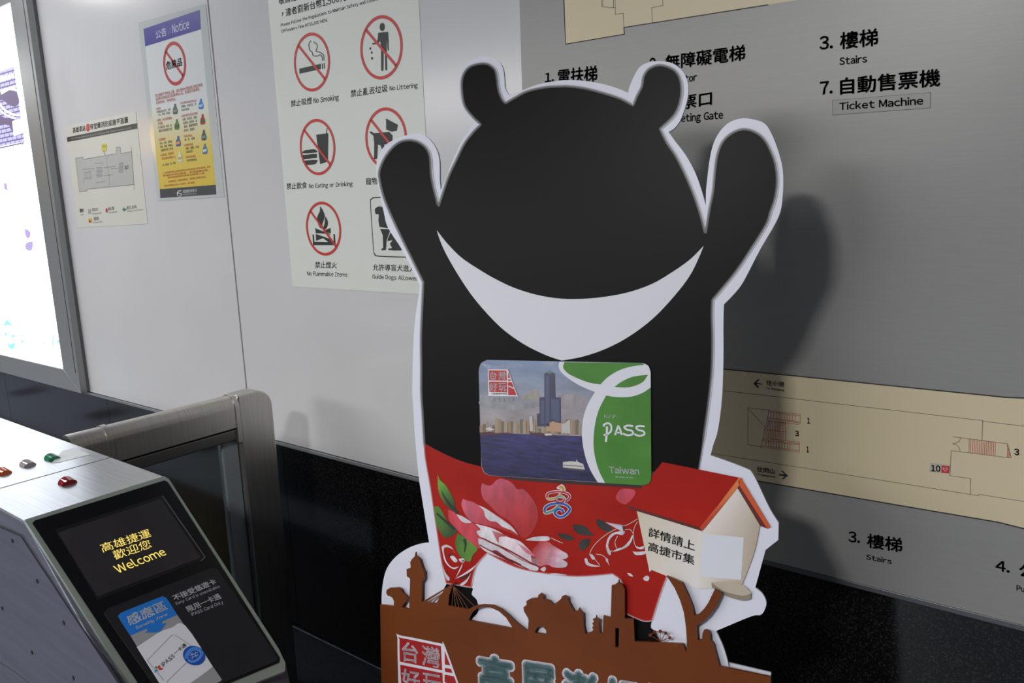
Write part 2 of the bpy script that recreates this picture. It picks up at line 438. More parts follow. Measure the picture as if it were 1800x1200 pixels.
lines('sticker_edge', SIGN, [S4 + [S4[0]]], 0.0007, mat((88, 86, 80), 0.5), sg, 0.0009)
text([
    ('1.', z6(232, 580), z6(295, 572), z6(232, 515), 0.026), ('電扶梯', (981, 149.5), (1050, 143), (981, 122), 0.026),
    ('Escalator', (981, 172), (1045, 166), (981, 158), 0.016),
    ('2.', (1142, 125), (1158, 123), (1142, 102), 0.026), ('無障礙電梯', (1169.5, 123.5), (1310, 106), (1169.5, 97), 0.026),
    ('Elevator', (1170, 150), (1225, 142), (1170, 136), 0.026),
    ('剪票口', (1170, 198), (1251.5, 185), (1170, 173), 0.026), ('Ticketing Gate', (1170, 217), (1271, 208.5), (1170, 202.5), 0.026),
    ('3.', z7(362, 352), z7(457, 342), z7(362, 256), 0.026), ('樓梯', z7(505, 350), z7(775, 322), z7(505, 228), 0.028), ('Stairs', z7(503, 458), z7(697, 438), z7(503, 402), 0.026),
    ('7.', z7(365, 668), z7(455, 659), z7(365, 575), 0.026), ('自動售票機', z7(507, 668), z7(1212, 608), z7(507, 548), 0.028),
    ('往小港', z8(318, 250), z8(422, 262), z8(318, 220), 0.016), ('To Siaogang', z8(317, 272), z8(422, 285), z8(317, 260), 0.018),
    ('往岡山', z8(265, 748), z8(366, 762), z8(265, 717), 0.016), ('To Gangshan', z8(260, 768), z8(369, 782), z8(260, 756), 0.018),
    ('1', z8(553, 471), z8(570, 472), z8(553, 438), 0.03), ('3', z8(483, 543), z8(506, 546), z8(483, 510), 0.03), ('1', z8(548, 637), z8(565, 638), z8(548, 603), 0.03), ('3', z8(1743, 651), z8(1773, 655), z8(1743, 613), 0.03),
    ('3.', z9(790, 332), z9(857, 342), z9(790, 270), 0.026), ('樓梯', z9(897, 366), z9(1100, 396), z9(897, 283), 0.028), ('Stairs', z9(892, 433), z9(1040, 461), z9(892, 402), 0.026),
    ('4.', z9(1635, 497), z9(1718, 513), z9(1637, 436), 0.026), ('公用電話', z9(1772, 533), z9(2190, 625), z9(1772, 452), 0.028), ('Public Telephone', z9(1757, 612), z9(2120, 700), z9(1757, 578), 0.026),
], SIGN, ink, sg, 0.0011)
text([('10', z8(1265, 745), z8(1320, 749), z8(1265, 708), 0.03), ('Ticket Machine', z7(503, 775), z7(1092, 735), z7(503, 719), 0.026)], SIGN, mat((22, 20, 20), 0.5), sg, 0.0016, label='black sticker lettering')

# ---------------------------------------------------------------- safety rules sheet
z4 = Z(460, 0, 4.445); z5 = Z(460, 250, 4.287)
rs = thing('safety_rules_sheet', 'white rules sheet with red circle prohibition signs, left of the cutout', 'sign', (-1.8, D, 1.6))
rx0, rx1, rz0 = -2.147, -1.489, -0.252
box('sheet', (rx0, D - 0.0012, 1.6 + rz0), (rx1, D, 2.62), mat((212, 216, 208), 0.38), rs)
black = mat((24, 30, 30), 0.45); red = mat((192, 44, 40), 0.42)
OFF = 0.0015
text([('敬請遵守規定維護安全與整潔', z4(138, 38), z4(790, -120), z4(134, -14), 0.014), ('，', z4(160, 126), z4(172, 123), z4(160, 98), 0.014), ('違者罰新台幣1,500元', z4(192, 131), z4(665, 8), z4(188, 68), 0.014),
      ('Please Follow the Regulations to Maintain Safety and Cleanliness.', z4(154, 210), z4(985, -18), z4(152, 184), 0.018), ('Offenders Fine NT$1,500 MIN.', z4(157, 258), z4(517, 168), z4(155, 231), 0.018),
      ('禁止吸煙', z4(230, 838), z4(395, 812), z4(230, 785)), ('No Smoking', z4(408, 808), z4(605, 780), z4(408, 764), 0.018),
      ('禁止亂丟垃圾', z4(698, 762), z4(987, 718), z4(698, 704)), ('No Littering', z4(1002, 710), z4(1222, 684), z4(1002, 671), 0.018),
      ('禁止飲食', z5(190, 357), z5(343, 347), z5(190, 308)), ('No Eating or Drinking', z5(358, 346), z5(688, 329), z5(358, 312), 0.018),
      ('寵物禁止進入', z5(790, 322), z5(1060, 308), z5(788, 268)), ('No Pets', z5(1075, 312), z5(1170, 308), z5(1075, 278), 0.018),
      ('禁止煙火', z5(405, 947), z5(568, 950), z5(405, 898)), ('No Flammable Items', z5(345, 1003), z5(648, 1013), z5(345, 970), 0.018),
      ('允許導盲犬進入', z5(841, 965), z5(1160, 977), z5(840, 915)), ('Guide Dogs Allowed', z5(836, 1026), z5(1180, 1042), z5(836, 992), 0.018)], WALL, black, rs, OFF)
def ringpoly(S, c, r, wd, n=48):
    q = S.uv(c); o = [(q.x + r * math.cos(2 * math.pi * i / n), q.y + r * math.sin(2 * math.pi * i / n)) for i in range(n)]
    i_ = [(q.x + (r - wd) * math.cos(2 * math.pi * i / n), q.y + (r - wd) * math.sin(2 * math.pi * i / n)) for i in range(n)]
    return [[o[k], o[(k + 1) % n], i_[(k + 1) % n], i_[k]] for k in range(n)]
def slash(S, c, r, wd, ang=-45):
    q = S.uv(c); a = math.radians(ang); d = Vector((math.cos(a), math.sin(a))); nn = Vector((-d.y, d.x)) * wd / 2; d = d * (r - wd * .3)
    return [[tuple(q - d - nn), tuple(q + d - nn), tuple(q + d + nn), tuple(q - d + nn)]]
circ = {'smoke': z4(393.5, 487), 'litter': z4(935.5, 373), 'eat': z4(437, 1150), 'dog': z4(972, 1080), 'fire': z5(467, 651)}
def uvr(c): return (WALL.uv((c[0] + 0, c[1])) , )
RR = 0.0868
for k, c in circ.items():
    flat('prohibition_ring', WALL, ringpoly(WALL, c, RR, 0.0088) + slash(WALL, c, RR - 0.004, 0.0082), red, rs, OFF + 0.0008, uvspace=True)
# pictograms
flat('cigarette_pictogram', WALL, [z4([(296, 537), (466, 498), (466, 540), (298, 577)]), z4([(473, 497), (481, 495), (482, 538), (474, 540)]), z4([(487, 493), (495, 492), (497, 536), (489, 538)])]
     + [z4(q) for q in ribbon([(389, 318), (372, 345), (378, 390), (398, 410), (406, 435), (440, 438), (462, 428), (474, 445), (478, 475)], 7)] + [z4(q) for q in ribbon([(405, 326), (432, 345), (437, 370), (428, 400), (455, 408), (485, 430), (490, 474)], 7)], black, rs, OFF)
flat('person_pictogram', WALL, [z4(ell(945, 211, 21, 32)), z4(smooth_pts([(912, 262), (925, 255), (980, 250), (992, 262), (996, 388), (986, 390), (982, 300), (980, 400), (984, 540), (976, 548), (968, 540), (965, 410), (956, 410), (955, 545), (945, 552), (936, 545), (935, 400), (928, 320), (915, 340), (872, 349), (866, 338), (905, 325)], 2)),
      z4([(852, 366), (860, 378), (852, 392), (842, 380)]), z4([(864, 398), (872, 412), (862, 425), (854, 412)]), z4([(858, 446), (872, 446), (872, 466), (858, 466)])], black, rs, OFF)
flat('food_pictogram', WALL, [z4([(428, 1052), (524, 1040), (521, 1262), (459, 1282)]), z4([(505, 1042), (511, 1000), (517, 1000), (512, 1042)]),
      z5(smooth_pts([(315, 84), (320, 64), (360, 55), (400, 52), (416, 62), (418, 76)], 3)), z5([(312, 96), (418, 86), (420, 118), (314, 128)]), z5(smooth_pts([(318, 140), (418, 133), (415, 155), (400, 166), (340, 171), (320, 160)], 3))], black, rs, OFF)
flat('dog_pictogram', WALL, [z4([(974, 925), (1068, 975), (1060, 1020), (1020, 1030), (975, 1012)]), z4([(848, 1025), (862, 1028), (880, 1040), (1000, 1030), (1027, 1060), (1024, 1100), (985, 1125), (960, 1130), (972, 1190), (955, 1200), (930, 1135), (912, 1130), (905, 1240), (880, 1245), (882, 1120), (875, 1060), (850, 1040)])], black, rs, OFF)
flat('fire_pictogram', WALL, [z5(smooth_pts([(442, 478, 1), (468, 520), (478, 560), (462, 610), (455, 648), (440, 640), (424, 605), (422, 560), (440, 520)], 3)), z5(smooth_pts([(480, 555, 1), (500, 590), (500, 625), (486, 652), (466, 650), (476, 610)], 3)),
      z5([(405, 645), (425, 655), (520, 690), (520, 700), (505, 690), (410, 685)]), z5([(470, 665), (522, 645), (524, 685), (490, 678)]), z5([(410, 690), (440, 700), (510, 725), (530, 752), (505, 752), (465, 722), (412, 742)]),
      z5([(385, 695), (396, 695), (400, 748), (545, 752), (543, 692), (555, 692), (560, 775), (390, 775)])], black, rs, OFF)
gd = flat('guide_dog_pictogram', WALL, [z5(smooth_pts([(855, 505), (870, 490), (890, 482), (915, 490), (935, 520), (960, 560), (1000, 600), (1005, 640), (890, 637), (885, 545), (862, 543)], 2)), z5([(895, 652), (975, 655), (945, 735), (940, 800), (938, 812), (905, 814), (905, 802), (918, 795), (915, 700)]),
      z5(smooth_pts([(985, 665), (1020, 690), (1060, 790), (1050, 815), (960, 812), (960, 800), (985, 795), (968, 765), (990, 735), (950, 745), (962, 705)], 2))], black, rs, OFF)
lines('guide_dog_frame', WALL, [smooth_pts(z5([(823, 470), (832, 428), (872, 416), (1120, 412), (1180, 425), (1192, 460), (1200, 820), (1188, 858), (1150, 866), (885, 857), (856, 840), (845, 800)]), 4) + [z5(823, 470)]], 0.0032, black, rs, OFF)

# ---------------------------------------------------------------- prohibited goods notice
z2 = Z(230, 0, 3.3333)
nt_ = thing('prohibited_goods_notice', 'plastic sleeved notice with blue header band and yellow lower half beside panel seam', 'poster', (-2.75, D, 1.6))
flat('plastic_sleeve', WALL, [(243, 40), (362, 7), (395, 346), (277, 353)], mat((188, 193, 192), 0.15), nt_, 0.0012, thick=0.0010)
PT = z2([(77, 170), (405, 58), (503, 1138), (175, 1160)])
mid = lambda a, b, t: (a[0] + (b[0] - a[0]) * t, a[1] + (b[1] - a[1]) * t)
tl, tr, br, bl = PT
L1, R1 = mid(tl, bl, .46), mid(tr, br, .50); L2, R2 = mid(tl, bl, .74), mid(tr, br, .74)
flat('printed_sheet', WALL, [tl, tr, R1, L1], mat((203, 208, 208), 0.3), nt_, 0.0014)
V = [WALL.at(p, 0.0014) for p in (L1, R1, R2, L2, br, bl)]
mesh('printed_gradient', V, [(3, 2, 1, 0), (5, 4, 2, 3)], INK, nt_, cols=[(203, 208, 205), (203, 208, 205), (206, 186, 84), (206, 186, 84), (205, 176, 60), (205, 176, 60)])
flat('header_band', WALL, z2([(77, 170), (405, 58), (413, 172), (87, 272)]), mat((52, 48, 138), 0.35), nt_, 0.0018)
flat('footer_band', WALL, z2([(172, 1108), (499, 1082), (503, 1138), (175, 1160)]), mat((66, 70, 74), 0.35), nt_, 0.0018)
text([('公告', z2(150, 230), z2(213, 209), z2(147, 181), 0.0), ('/', z2(224, 202), z2(238, 198), z2(222, 163), 0.0), ('Notice', z2(247, 196), z2(345, 164), z2(243, 142), 0.0)], WALL, mat((205, 208, 225), 0.4), nt_, 0.0022)
cc = z2(258, 373)
flat('prohibition_ring', WALL, ringpoly(WALL, cc, 0.0775, 0.0125) + slash(WALL, cc, 0.073, 0.010, -45), mat((172, 40, 38), 0.4), nt_, 0.0022, uvspace=True)
text([('危險品', z2(211, 411), z2(303, 386), z2(209, 362), 0.012)], WALL, black, nt_, 0.0025)
zi = []
rd = mat((172, 60, 58), 0.45); dk = mat((60, 62, 60), 0.45)
text([('禁止攜帶下列物品上車，違反者依大眾捷運法規定辦理。', z2(147, 572), z2(427, 506), z2(145, 552), 0), ('如發現可疑物品請立即通知車站人員，並請配合疏散使用。', z2(149, 592), z2(408, 531), z2(147, 573), 0), ('危險使用、特殊用途。', z2(151, 612), z2(268, 588), z2(149, 594), 0),
      ('1.爆裂物', z2(147, 646), z2(178, 641), z2(146, 632), 0), ('2.高壓、液化易燃壓縮', z2(154, 714), z2(243, 698), z2(152, 698), 0), ('式噴霧', z2(162, 733), z2(190, 729), z2(160, 717), 0), ('3.易燃固體', z2(165, 827), z2(205, 821), z2(164, 811), 0),
      ('4.有機過氧、易燃有毒', z2(177, 918), z2(255, 903), z2(175, 903), 0), ('或自燃性物質及工', z2(185, 937), z2(265, 925), z2(184, 922), 0), ('5.氧化劑及有機過氧化物', z2(290, 612), z2(388, 596), z2(289, 598), 0),
      ('6.毒性物質及感染性物質', z2(298, 688), z2(394, 670), z2(297, 673), 0), ('7.放射性物質', z2(310, 806), z2(362, 800), z2(309, 792), 0), ('8.腐蝕性物質', z2(315, 858), z2(367, 851), z2(314, 844), 0), ('9.其他危險物質', z2(322, 928), z2(383, 920), z2(321, 914), 0),
      ('※ 大眾捷運系統禁止攜帶危險物品及易燃物品進入車站或乘車，如經', z2(190, 1020), z2(468, 982), z2(189, 1008), 0), ('發現將依規定辦理，並得請離站區。', z2(190, 1036), z2(462, 1001), z2(189, 1024), 0), ('如有疑問請洽詢車站服務人員。', z2(218, 1046), z2(440, 1018), z2(217, 1035), 0),
      ('造成損害者，應負賠償責任，情節重大者移送法辦。', z2(222, 1070), z2(443, 1041), z2(221, 1058), 0), ('依據大眾捷運法第五十條規定，處以罰鍰。', z2(198, 1094), z2(380, 1074), z2(197, 1083), 0)], WALL, rd, nt_, 0.0022, name='fine_print', label='red fine print lines')
text([('炸藥雷管煙火爆竹、火藥', z2(155, 664), z2(235, 648), z2(153, 650), 0), ('、煙火、彈殼、信號彈', z2(157, 681), z2(232, 668), z2(156, 667), 0), ('打火機瓦斯、噴漆、殺', z2(164, 755), z2(243, 741), z2(162, 740), 0), ('蟲劑瓦斯罐噴霧式定型', z2(168, 776), z2(246, 762), z2(166, 760), 0),
      ('白磷、火柴、活性碳、', z2(172, 848), z2(248, 835), z2(170, 833), 0), ('鎂粉、硫磺、賽璐珞、', z2(176, 868), z2(250, 856), z2(174, 853), 0), ('金屬粉末及工業用', z2(180, 888), z2(250, 877), z2(178, 873), 0), ('鈉、碳化鈣、鉀、磷等', z2(190, 974), z2(266, 961), z2(188, 960), 0),
      ('氯酸鈉、過氧化氫、漂', z2(298, 632), z2(386, 617), z2(297, 617), 0), ('白粉等類', z2(300, 652), z2(345, 645), z2(299, 638), 0), ('砒霜、氰化物、農藥、', z2(306, 708), z2(392, 692), z2(305, 693), 0), ('病原體、除草劑、殺', z2(310, 730), z2(392, 714), z2(309, 714), 0), ('蟲劑、醫療廢棄物', z2(314, 751), z2(394, 735), z2(313, 735), 0), ('含毒性、腐蝕等', z2(314, 773), z2(376, 762), z2(313, 757), 0),
      ('鈾、釙、鐳等', z2(318, 826), z2(378, 817), z2(317, 811), 0), ('硫酸、鹽酸、水銀', z2(324, 878), z2(402, 866), z2(323, 863), 0), ('含酸鹼液等', z2(326, 898), z2(366, 892), z2(325, 883), 0), ('危險性類似物品', z2(330, 948), z2(390, 940), z2(329, 933), 0)], WALL, dk, nt_, 0.0022, name='fine_print', label='black fine print lines')
for (x, y), cs in {(262, 640): [(70, 90, 80), (120, 130, 125)], (272, 730): [(80, 120, 60), (60, 90, 60)], (280, 828): [(70, 90, 150), (210, 150, 60)], (290, 918): [(200, 205, 190), (170, 160, 90)],
                   (413, 610): [(60, 110, 180), (150, 190, 220)], (423, 700): [(150, 50, 50), (60, 90, 60)], (430, 793): [(60, 80, 85), (110, 130, 130)], (436, 873): [(70, 110, 150), (190, 200, 205)]}.items():
    flat('hazard_picture', WALL, z2(smooth_pts([(x - 5, y - 30, 1), (x + 5, y - 32), (x + 7, y - 14), (x + 14, y), (x + 14, y + 24), (x, y + 30), (x - 13, y + 26), (x - 12, y - 2), (x - 6, y - 14)], 2)), mat(cs[0], 0.4), nt_, 0.0022)
    flat('hazard_picture', WALL, z2([(x - 11, y + 4), (x + 12, y - 1), (x + 11, y + 14), (x - 10, y + 18)]), mat(cs[1], 0.4), nt_, 0.0025)
lg = mat((205, 210, 210), 0.4)
flat('footer_emblem', WALL, [z2(q) for q in ribbon([(298, 1118), (285, 1118), (279, 1130), (290, 1133), (300, 1138), (294, 1148), (280, 1150)], 5)] + [z2(q) for q in ribbon([(275, 1124), (276, 1142), (287, 1152), (299, 1146)], 4)], lg, nt_, 0.0022)
text([('高雄捷運股份有限公司', z2(308, 1132), z2(390, 1124), z2(307, 1112), 0.0), ('Kaohsiung Rapid Transit Corporation', z2(309, 1143), z2(390, 1136), z2(309, 1136), 0.0)], WALL, lg, nt_, 0.0022)

# ---------------------------------------------------------------- fire equipment layout sheet
z3 = Z(100, 180, 5.217)
fs = thing('fire_equipment_layout_sheet', 'small cream floor plan sheet with dark title band next to the lightbox', 'poster', (-3.3, D, 1.6))
flat('sheet', WALL, z3([(82, 222), (725, 82), (835, 1112), (195, 1148)]), mat((204, 204, 194), 0.35), fs, 0.0012, thick=0.001)
flat('title_band', WALL, z3([(95, 320), (737, 190), (740, 240), (99, 363)]), mat((62, 64, 62), 0.4), fs, 0.0016)
text([('高雄車站', z3(150, 283), z3(266, 262), z3(148, 230), 0.012), ('穿堂層消防設施平面圖', z3(308, 252), z3(655, 186), z3(306, 198), 0.012)], WALL, mat((45, 47, 47), 0.4), fs, 0.0016)
text([('Fire Fighting Equipment Layout in Kaohsiung Main Station Concourse Level', z3(137, 341), z3(688, 238), z3(136, 325), 0.0)], WALL, mat((190, 190, 184), 0.4), fs, 0.0020)
flat('round_emblem', WALL, z3(ell(288, 231, 17, 37)), mat((190, 40, 45), 0.4), fs, 0.0016)
text([('R11', z3(277, 243), z3(301, 238), z3(277, 224), 0.0)], WALL, mat((215, 170, 165), 0.4), fs, 0.0020)
flat('floor_plan', WALL, z3([(173, 510), (242, 500), (244, 522), (548, 470), (546, 412), (585, 410), (590, 468), (690, 450), (712, 752), (278, 795), (280, 812), (210, 818)]), mat((176, 177, 172), 0.4), fs, 0.0016)
pl = mat((120, 122, 126), 0.4)
lines('plan_lines', WALL, [z3([(173, 510), (242, 500), (244, 522), (548, 470), (546, 412), (585, 410), (590, 468), (690, 450)]), z3([(712, 752), (278, 795), (280, 812), (210, 818), (173, 510)]), z3([(685, 405), (714, 800)]),
      z3([(240, 612), (350, 608)]), z3([(345, 558), (430, 555)]), z3([(455, 492), (470, 610), (480, 660), (490, 770)]), z3([(360, 738), (450, 722)]), z3([(500, 608), (565, 603)]), z3([(430, 600), (540, 585)]), z3([(440, 672), (520, 660)])], 0.0018, pl, fs, 0.0020)
lines('plan_stairs', WALL, [z3([(368, y), (420, y - 5)]) for y in range(600, 696, 12)] + [z3([(572, y), (614, y - 5)]) for y in range(556, 645, 11)] + [z3([(255, y), (315, y - 6)]) for y in (640, 700)] + [z3([(258 + k, 640), (262 + k, 700)]) for k in (0, 20, 42, 56)] + [z3([(245, 740), (250, 700)])], 0.0024, mat((138, 140, 143), 0.4), fs, 0.0020, kind='stuff')
flat('location_callout', WALL, z3([(414, 388), (420, 381), (452, 378), (458, 384), (460, 436), (456, 444), (424, 448), (417, 440)]), mat((196, 188, 70), 0.4), fs, 0.0020)
lines('callout_pointer', WALL, [z3([(432, 446), (447, 482)])], 0.003, mat((70, 70, 68), 0.4), fs, 0.0020)
text([('目前位置', z3(420, 412), z3(455, 408), z3(420, 398), 0.0), ('圖例', z3(215, 1010), z3(248, 1006), z3(213, 975), 0.006), ('緊急出口', z3(328, 998), z3(383, 992), z3(325, 968), 0.0), ('滅火器', z3(472, 992), z3(529, 984), z3(469, 960), 0.0), ('逃生方向', z3(645, 982), z3(735, 970), z3(641, 950), 0.0),
      ('消防栓', z3(340, 1084), z3(390, 1078), z3(338, 1050), 0.0), ('Legend', z3(222, 1034), z3(250, 1031), z3(222, 1022), 0.0), ('Emergency Exit', z3(330, 1028), z3(412, 1018), z3(329, 1012), 0.0), ('Fire Extinguisher', z3(474, 1017), z3(560, 1006), z3(473, 1002), 0.0),
      ('Emergency Exit Direction', z3(650, 1003), z3(788, 988), z3(649, 990), 0.0), ('Fire Hose Cabinet', z3(340, 1107), z3(424, 1097), z3(339, 1093), 0.0), ('出口', z3(630, 615), z3(660, 610), z3(628, 578), 0.01)], WALL, mat((84, 86, 84), 0.4), fs, 0.0020, name='fine_print')
flat('legend_symbol', WALL, z3(ell(459, 990, 9, 20)), mat((180, 50, 50), 0.4), fs, 0.0020)
flat('legend_symbol', WALL, z3([(602, 984), (620, 958), (622, 974), (638, 972), (640, 986), (624, 990), (626, 1004)]), mat((50, 130, 118), 0.4), fs, 0.0020)
flat('legend_symbol', WALL, z3([(293, 1066), (325, 1098), (298, 1102)]), mat((185, 60, 45), 0.4), fs, 0.0020)
flat('legend_symbol', WALL, z3([(293, 1066), (322, 1062), (325, 1098)]), mat((205, 175, 60), 0.4), fs, 0.0022)
flat('legend_symbol', WALL, z3([(288, 980), (314, 976), (318, 1018), (292, 1021)]), mat((160, 162, 158), 0.4), fs, 0.0020)

# ---------------------------------------------------------------- lightbox
lb = thing('advertising_lightbox', 'tall white glowing lightbox in a grey metal frame at left edge', 'lightbox', (-5.2, D, 0.78))
FX = D - 0.045
LBS = Surf((0, FX, 1.6), (1, 0, 0), (0, 0, 1))
o1 = LBS.at((142.5, 691.5)); i1 = LBS.at((111, 649)); s1_ = LBS.at((17.5, 3))
fr = mat((150, 152, 152), 0.38, 0.55); frd = mat((112, 110, 112), 0.45, 0.4)
xo, zo = o1.x, o1.z; xi, zi_ = i1.x, i1.z; zt = s1_.z + 0.0
XLB = xo - 3.4
print('lightbox', xo, zo, xi, zi_, zt)
box('case', (XLB, FX + 0.016, zo + 0.004), (xo - 0.004, D, zt + 0.14), frd, lb)
extrude('frame_rail', [(XLB, FX, zo), (xo, FX, zo), (xi, FX, zi_), (XLB + (xo - xi), FX, zi_)], (0, 0.03, 0), fr, lb, bevel=0.002, label='lower mitred frame rail')
extrude('frame_rail', [(xo, FX, zo), (xo, FX, zt + 0.14), (xi, FX, zt), (xi, FX, zi_)], (0, 0.03, 0), fr, lb, bevel=0.002, label='right mitred frame rail')
extrude('frame_rail', [(XLB, FX, zt + 0.14), (xo, FX, zt + 0.14), (xi, FX, zt), (XLB + (xo - xi), FX, zt)], (0, 0.03, 0), fr, lb, bevel=0.002, label='upper mitred frame rail')
extrude('frame_rail', [(XLB, FX, zo), (XLB, FX, zt + 0.14), (XLB + (xo - xi), FX, zt), (XLB + (xo - xi), FX, zi_)], (0, 0.03, 0), fr, lb, bevel=0.002, label='left mitred frame rail')
box('hinge_groove', (xo - 0.0305, FX - 0.0008, zo + 0.10), (xo - 0.0255, FX + 0.004, zt + 0.12), mat((30, 32, 50), 0.5), lb)
scr = box('lit_screen', (XLB + (xo - xi), FX + 0.010, zi_), (xi, FX + 0.014, zt), emis((246, 250, 255), 2.3), lb)
pr = Surf((0, FX + 0.009, 1.6), (1, 0, 0), (0, 0, 1))
zl = Z(0, 0, 3.6364)
lav = emis((196, 176, 238), 1.0); vio = emis((132, 108, 176), 0.75); cyn = emis((150, 245, 235), 1.2)
br_ = [(-60, 480), (0, 455), (90, 425), (104, 540), (158, 905), (0, 935), (-60, 945)]
flat('printed_brick_field', pr, zl(br_), emis((205, 205, 255), 1.0), scr, 0.0003)
bl_ = []
for r in range(17):
    y = 470 + r * 29; x0 = 92 + (r * 29) * .135
    bl_.append(zl([(-60, y + 24), (x0, y - 22)]))
    for j in range(5):
        xx = x0 - 10 - j * 30 - (r % 2) * 15
        if xx > -60: bl_.append(zl([(xx, y - 20 + (x0 - xx) * .2), (xx + 3, y + 8 + (x0 - xx) * .2)]))
lines('printed_brick_joints', pr, bl_, 0.006, vio, scr, 0.0007, kind='stuff')
flat('printed_dark_shape', pr, [zl(smooth_pts([(0, 600, 1), (60, 575), (105, 590), (125, 650), (100, 680), (60, 670), (20, 640), (0, 640)], 3)), zl([(0, 740), (40, 755), (90, 760), (85, 850), (60, 800), (30, 795), (0, 800)])], emis((120, 100, 150), 0.7), scr, 0.001)
flat('printed_pale_streaks', pr, [zl(q) for q in ribbon([(-20, 640), (20, 690), (60, 720), (100, 735), (130, 735)], 12)] + [zl(q) for q in ribbon([(-20, 680), (20, 720), (60, 745), (100, 755)], 9)] + [zl([(80, 775), (145, 755), (150, 850), (90, 870)]), zl([(0, 490), (90, 470), (92, 495), (0, 525)]), zl([(5, 575), (95, 545), (105, 580), (60, 575), (10, 605)])], emis((246, 250, 255), 2.2), scr, 0.0013)
zq = Z(0, 440, 4.6125)
flat('printed_emblem', pr, [zq(smooth_pts([(35, 600, 1), (58, 563), (100, 610), (62, 602), (40, 615)], 3)), zq([(38, 665), (58, 668), (60, 695), (42, 690)]), zq([(95, 680), (118, 685), (118, 708), (98, 700)]), zq(smooth_pts([(62, 750, 1), (90, 760), (122, 748), (115, 790), (100, 800), (75, 785)], 3))], cyn, scr, 0.001)
flat('printed_emblem', pr, [zq([(165, 680), (182, 680), (182, 700)]), zq([(160, 745), (180, 725), (203, 742)]), zq([(430, 685), (440, 690), (432, 776), (424, 772)]), zq([(452, 745), (485, 720), (492, 748)]), zq([(268, 765), (295, 764), (294, 772)]), zq([(335, 738), (370, 755), (368, 765)])], cyn, scr, 0.001)
flat('printed_emblem', pr, [(22, 318), (28, 320), (40, 352), (38, 362), (30, 350), (24, 335)], lav, scr, 0.001) if False else None
flat('printed_blot', pr, [(7, 322), (12, 322), (14, 335), (8, 332)], lav, scr, 0.001)
flat('printed_blot', pr, [smooth_pts([(44, 402), (54, 408), (52, 418), (46, 416)], 2), smooth_pts([(46, 428), (58, 424), (56, 440), (46, 438)], 2)], lav, scr, 0.001)

# ---------------------------------------------------------------- ticket gate
steel = noisy('brushed_steel', (168, 172, 176), (180, 184, 188), 6, 0.24, 0.9, stretch=(1, 40, 1))
steel_s = noisy('side_steel', (92, 94, 104), (102, 104, 114), 6, 0.45, 0.7, stretch=(1, 1, 30))
steel_g = noisy('green_lit_bezel_steel', (160, 170, 160), (172, 182, 172), 5, 0.35, 0.6)  # greenish tint stands in for green LED light falling on the bezel
tg = thing('ticket_gate', 'steel ticket gate cabinet with sloping black reader face, lower left', 'ticket gate', (-1.9, 0.63, 0))
G0, G1 = 0.495, 0.765
xf = -1.525; xb = xf + 0.48 * math.cos(SL); zf = 1.05 - 0.48 * math.sin(SL)
prof = [(-3.6, G0, 0.0), (-3.6, G0, 1.048), (xf, G0, 1.048), (xb, G0, zf), (xb + 0.01, G0, zf - 0.05), (xb + 0.01, G0, 0.0)]
extrude('body', prof, (0, G1 - G0, 0), steel_s, tg, bevel=0.004)
xs_ = TOP.at((199, 803.6)).x
box('top_plate', (-3.6, G0 - 0.001, 1.046), (xs_ - 0.002, G1 + 0.001, 1.0515), steel, tg, bevel=0.002, label='long steel top plate with coloured lamps')
box('top_plate', (xs_, G0 - 0.001, 1.046), (xf + 0.002, G1 + 0.001, 1.0515), steel, tg, bevel=0.002, label='front steel top plate above the screen')
# bezel on the slope
def face_uv(y, s): return (y - 0.63, -s)
def rrect(x0, y0, x1, y1, r, n=6):
    o = []
    for cx, cy, a in ((x1 - r, y1 - r, 0), (x0 + r, y1 - r, 90), (x0 + r, y0 + r, 180), (x1 - r, y0 + r, 270)):
        for i in range(n + 1): t = math.radians(a + 90 * i / n); o.append((cx + r * math.cos(t), cy + r * math.sin(t)))
    return o
zg = Z(0, 850, 3.2143)
flat('bezel', FACE, [(42.5, 916.5), (287.5, 839.5), (296, 845), (489, 1144), (500, 1168), (499, 1182), (300, 1260), (262, 1262)], steel_g, tg, 0.006, thick=0.010)
flat('black_face', FACE, smooth_pts([zg(180, 235) + (1,), zg(193, 220) + (1,), zg(925, -8) + (1,), zg(945, 3) + (1,), zg(1575, 995) + (1,), zg(1572, 1020) + (1,), (300, 1246, 1), (258, 1230, 1)], 4), mat((14, 14, 16), 0.16), tg, 0.0072, thick=0.001)
flat('display_recess', FACE, zg([(306, 272), (912, 78), (925, 84), (1155, 425), (1130, 448), (552, 668), (540, 662)]), mat((20, 20, 22), 0.3), tg, 0.0076)
dsp = flat('display', FACE, zg([(322, 290), (905, 98), (1128, 430), (545, 650)]), noisy('lcd_glass', (44, 42, 44), (48, 46, 48), 20, 0.12), tg, 0.0079)
lines('display_edge', FACE, [zg([(912, 82), (1152, 425)]), zg([(1152, 427), (1130, 448)])], 0.0012, mat((110, 110, 112), 0.3), tg, 0.0082)
text([('高雄捷運', zg(577, 404), zg(853, 312), zg(556, 356), 0.0), ('歡迎您', zg(647, 446), zg(855, 374), zg(627, 396), 0.0), ('Welcome', zg(663, 520), zg(938, 413), zg(630, 477), 0.008)], FACE, emis((255, 226, 112), 1.0), dsp, 0.0084, label='glowing yellow display lettering')
flat('reader_plate', FACE, smooth_pts([zg(582, 745) + (1,), zg(600, 722) + (1,), zg(1190, 488) + (1,), zg(1222, 495) + (1,), zg(1560, 995) + (1,), zg(1555, 1015) + (1,), (300, 1240, 1), (286, 1232, 1)], 4), mat((24, 24, 27), 0.4), tg, 0.0090, thick=0.0022)
zs = Z(200, 1030, 7.06)
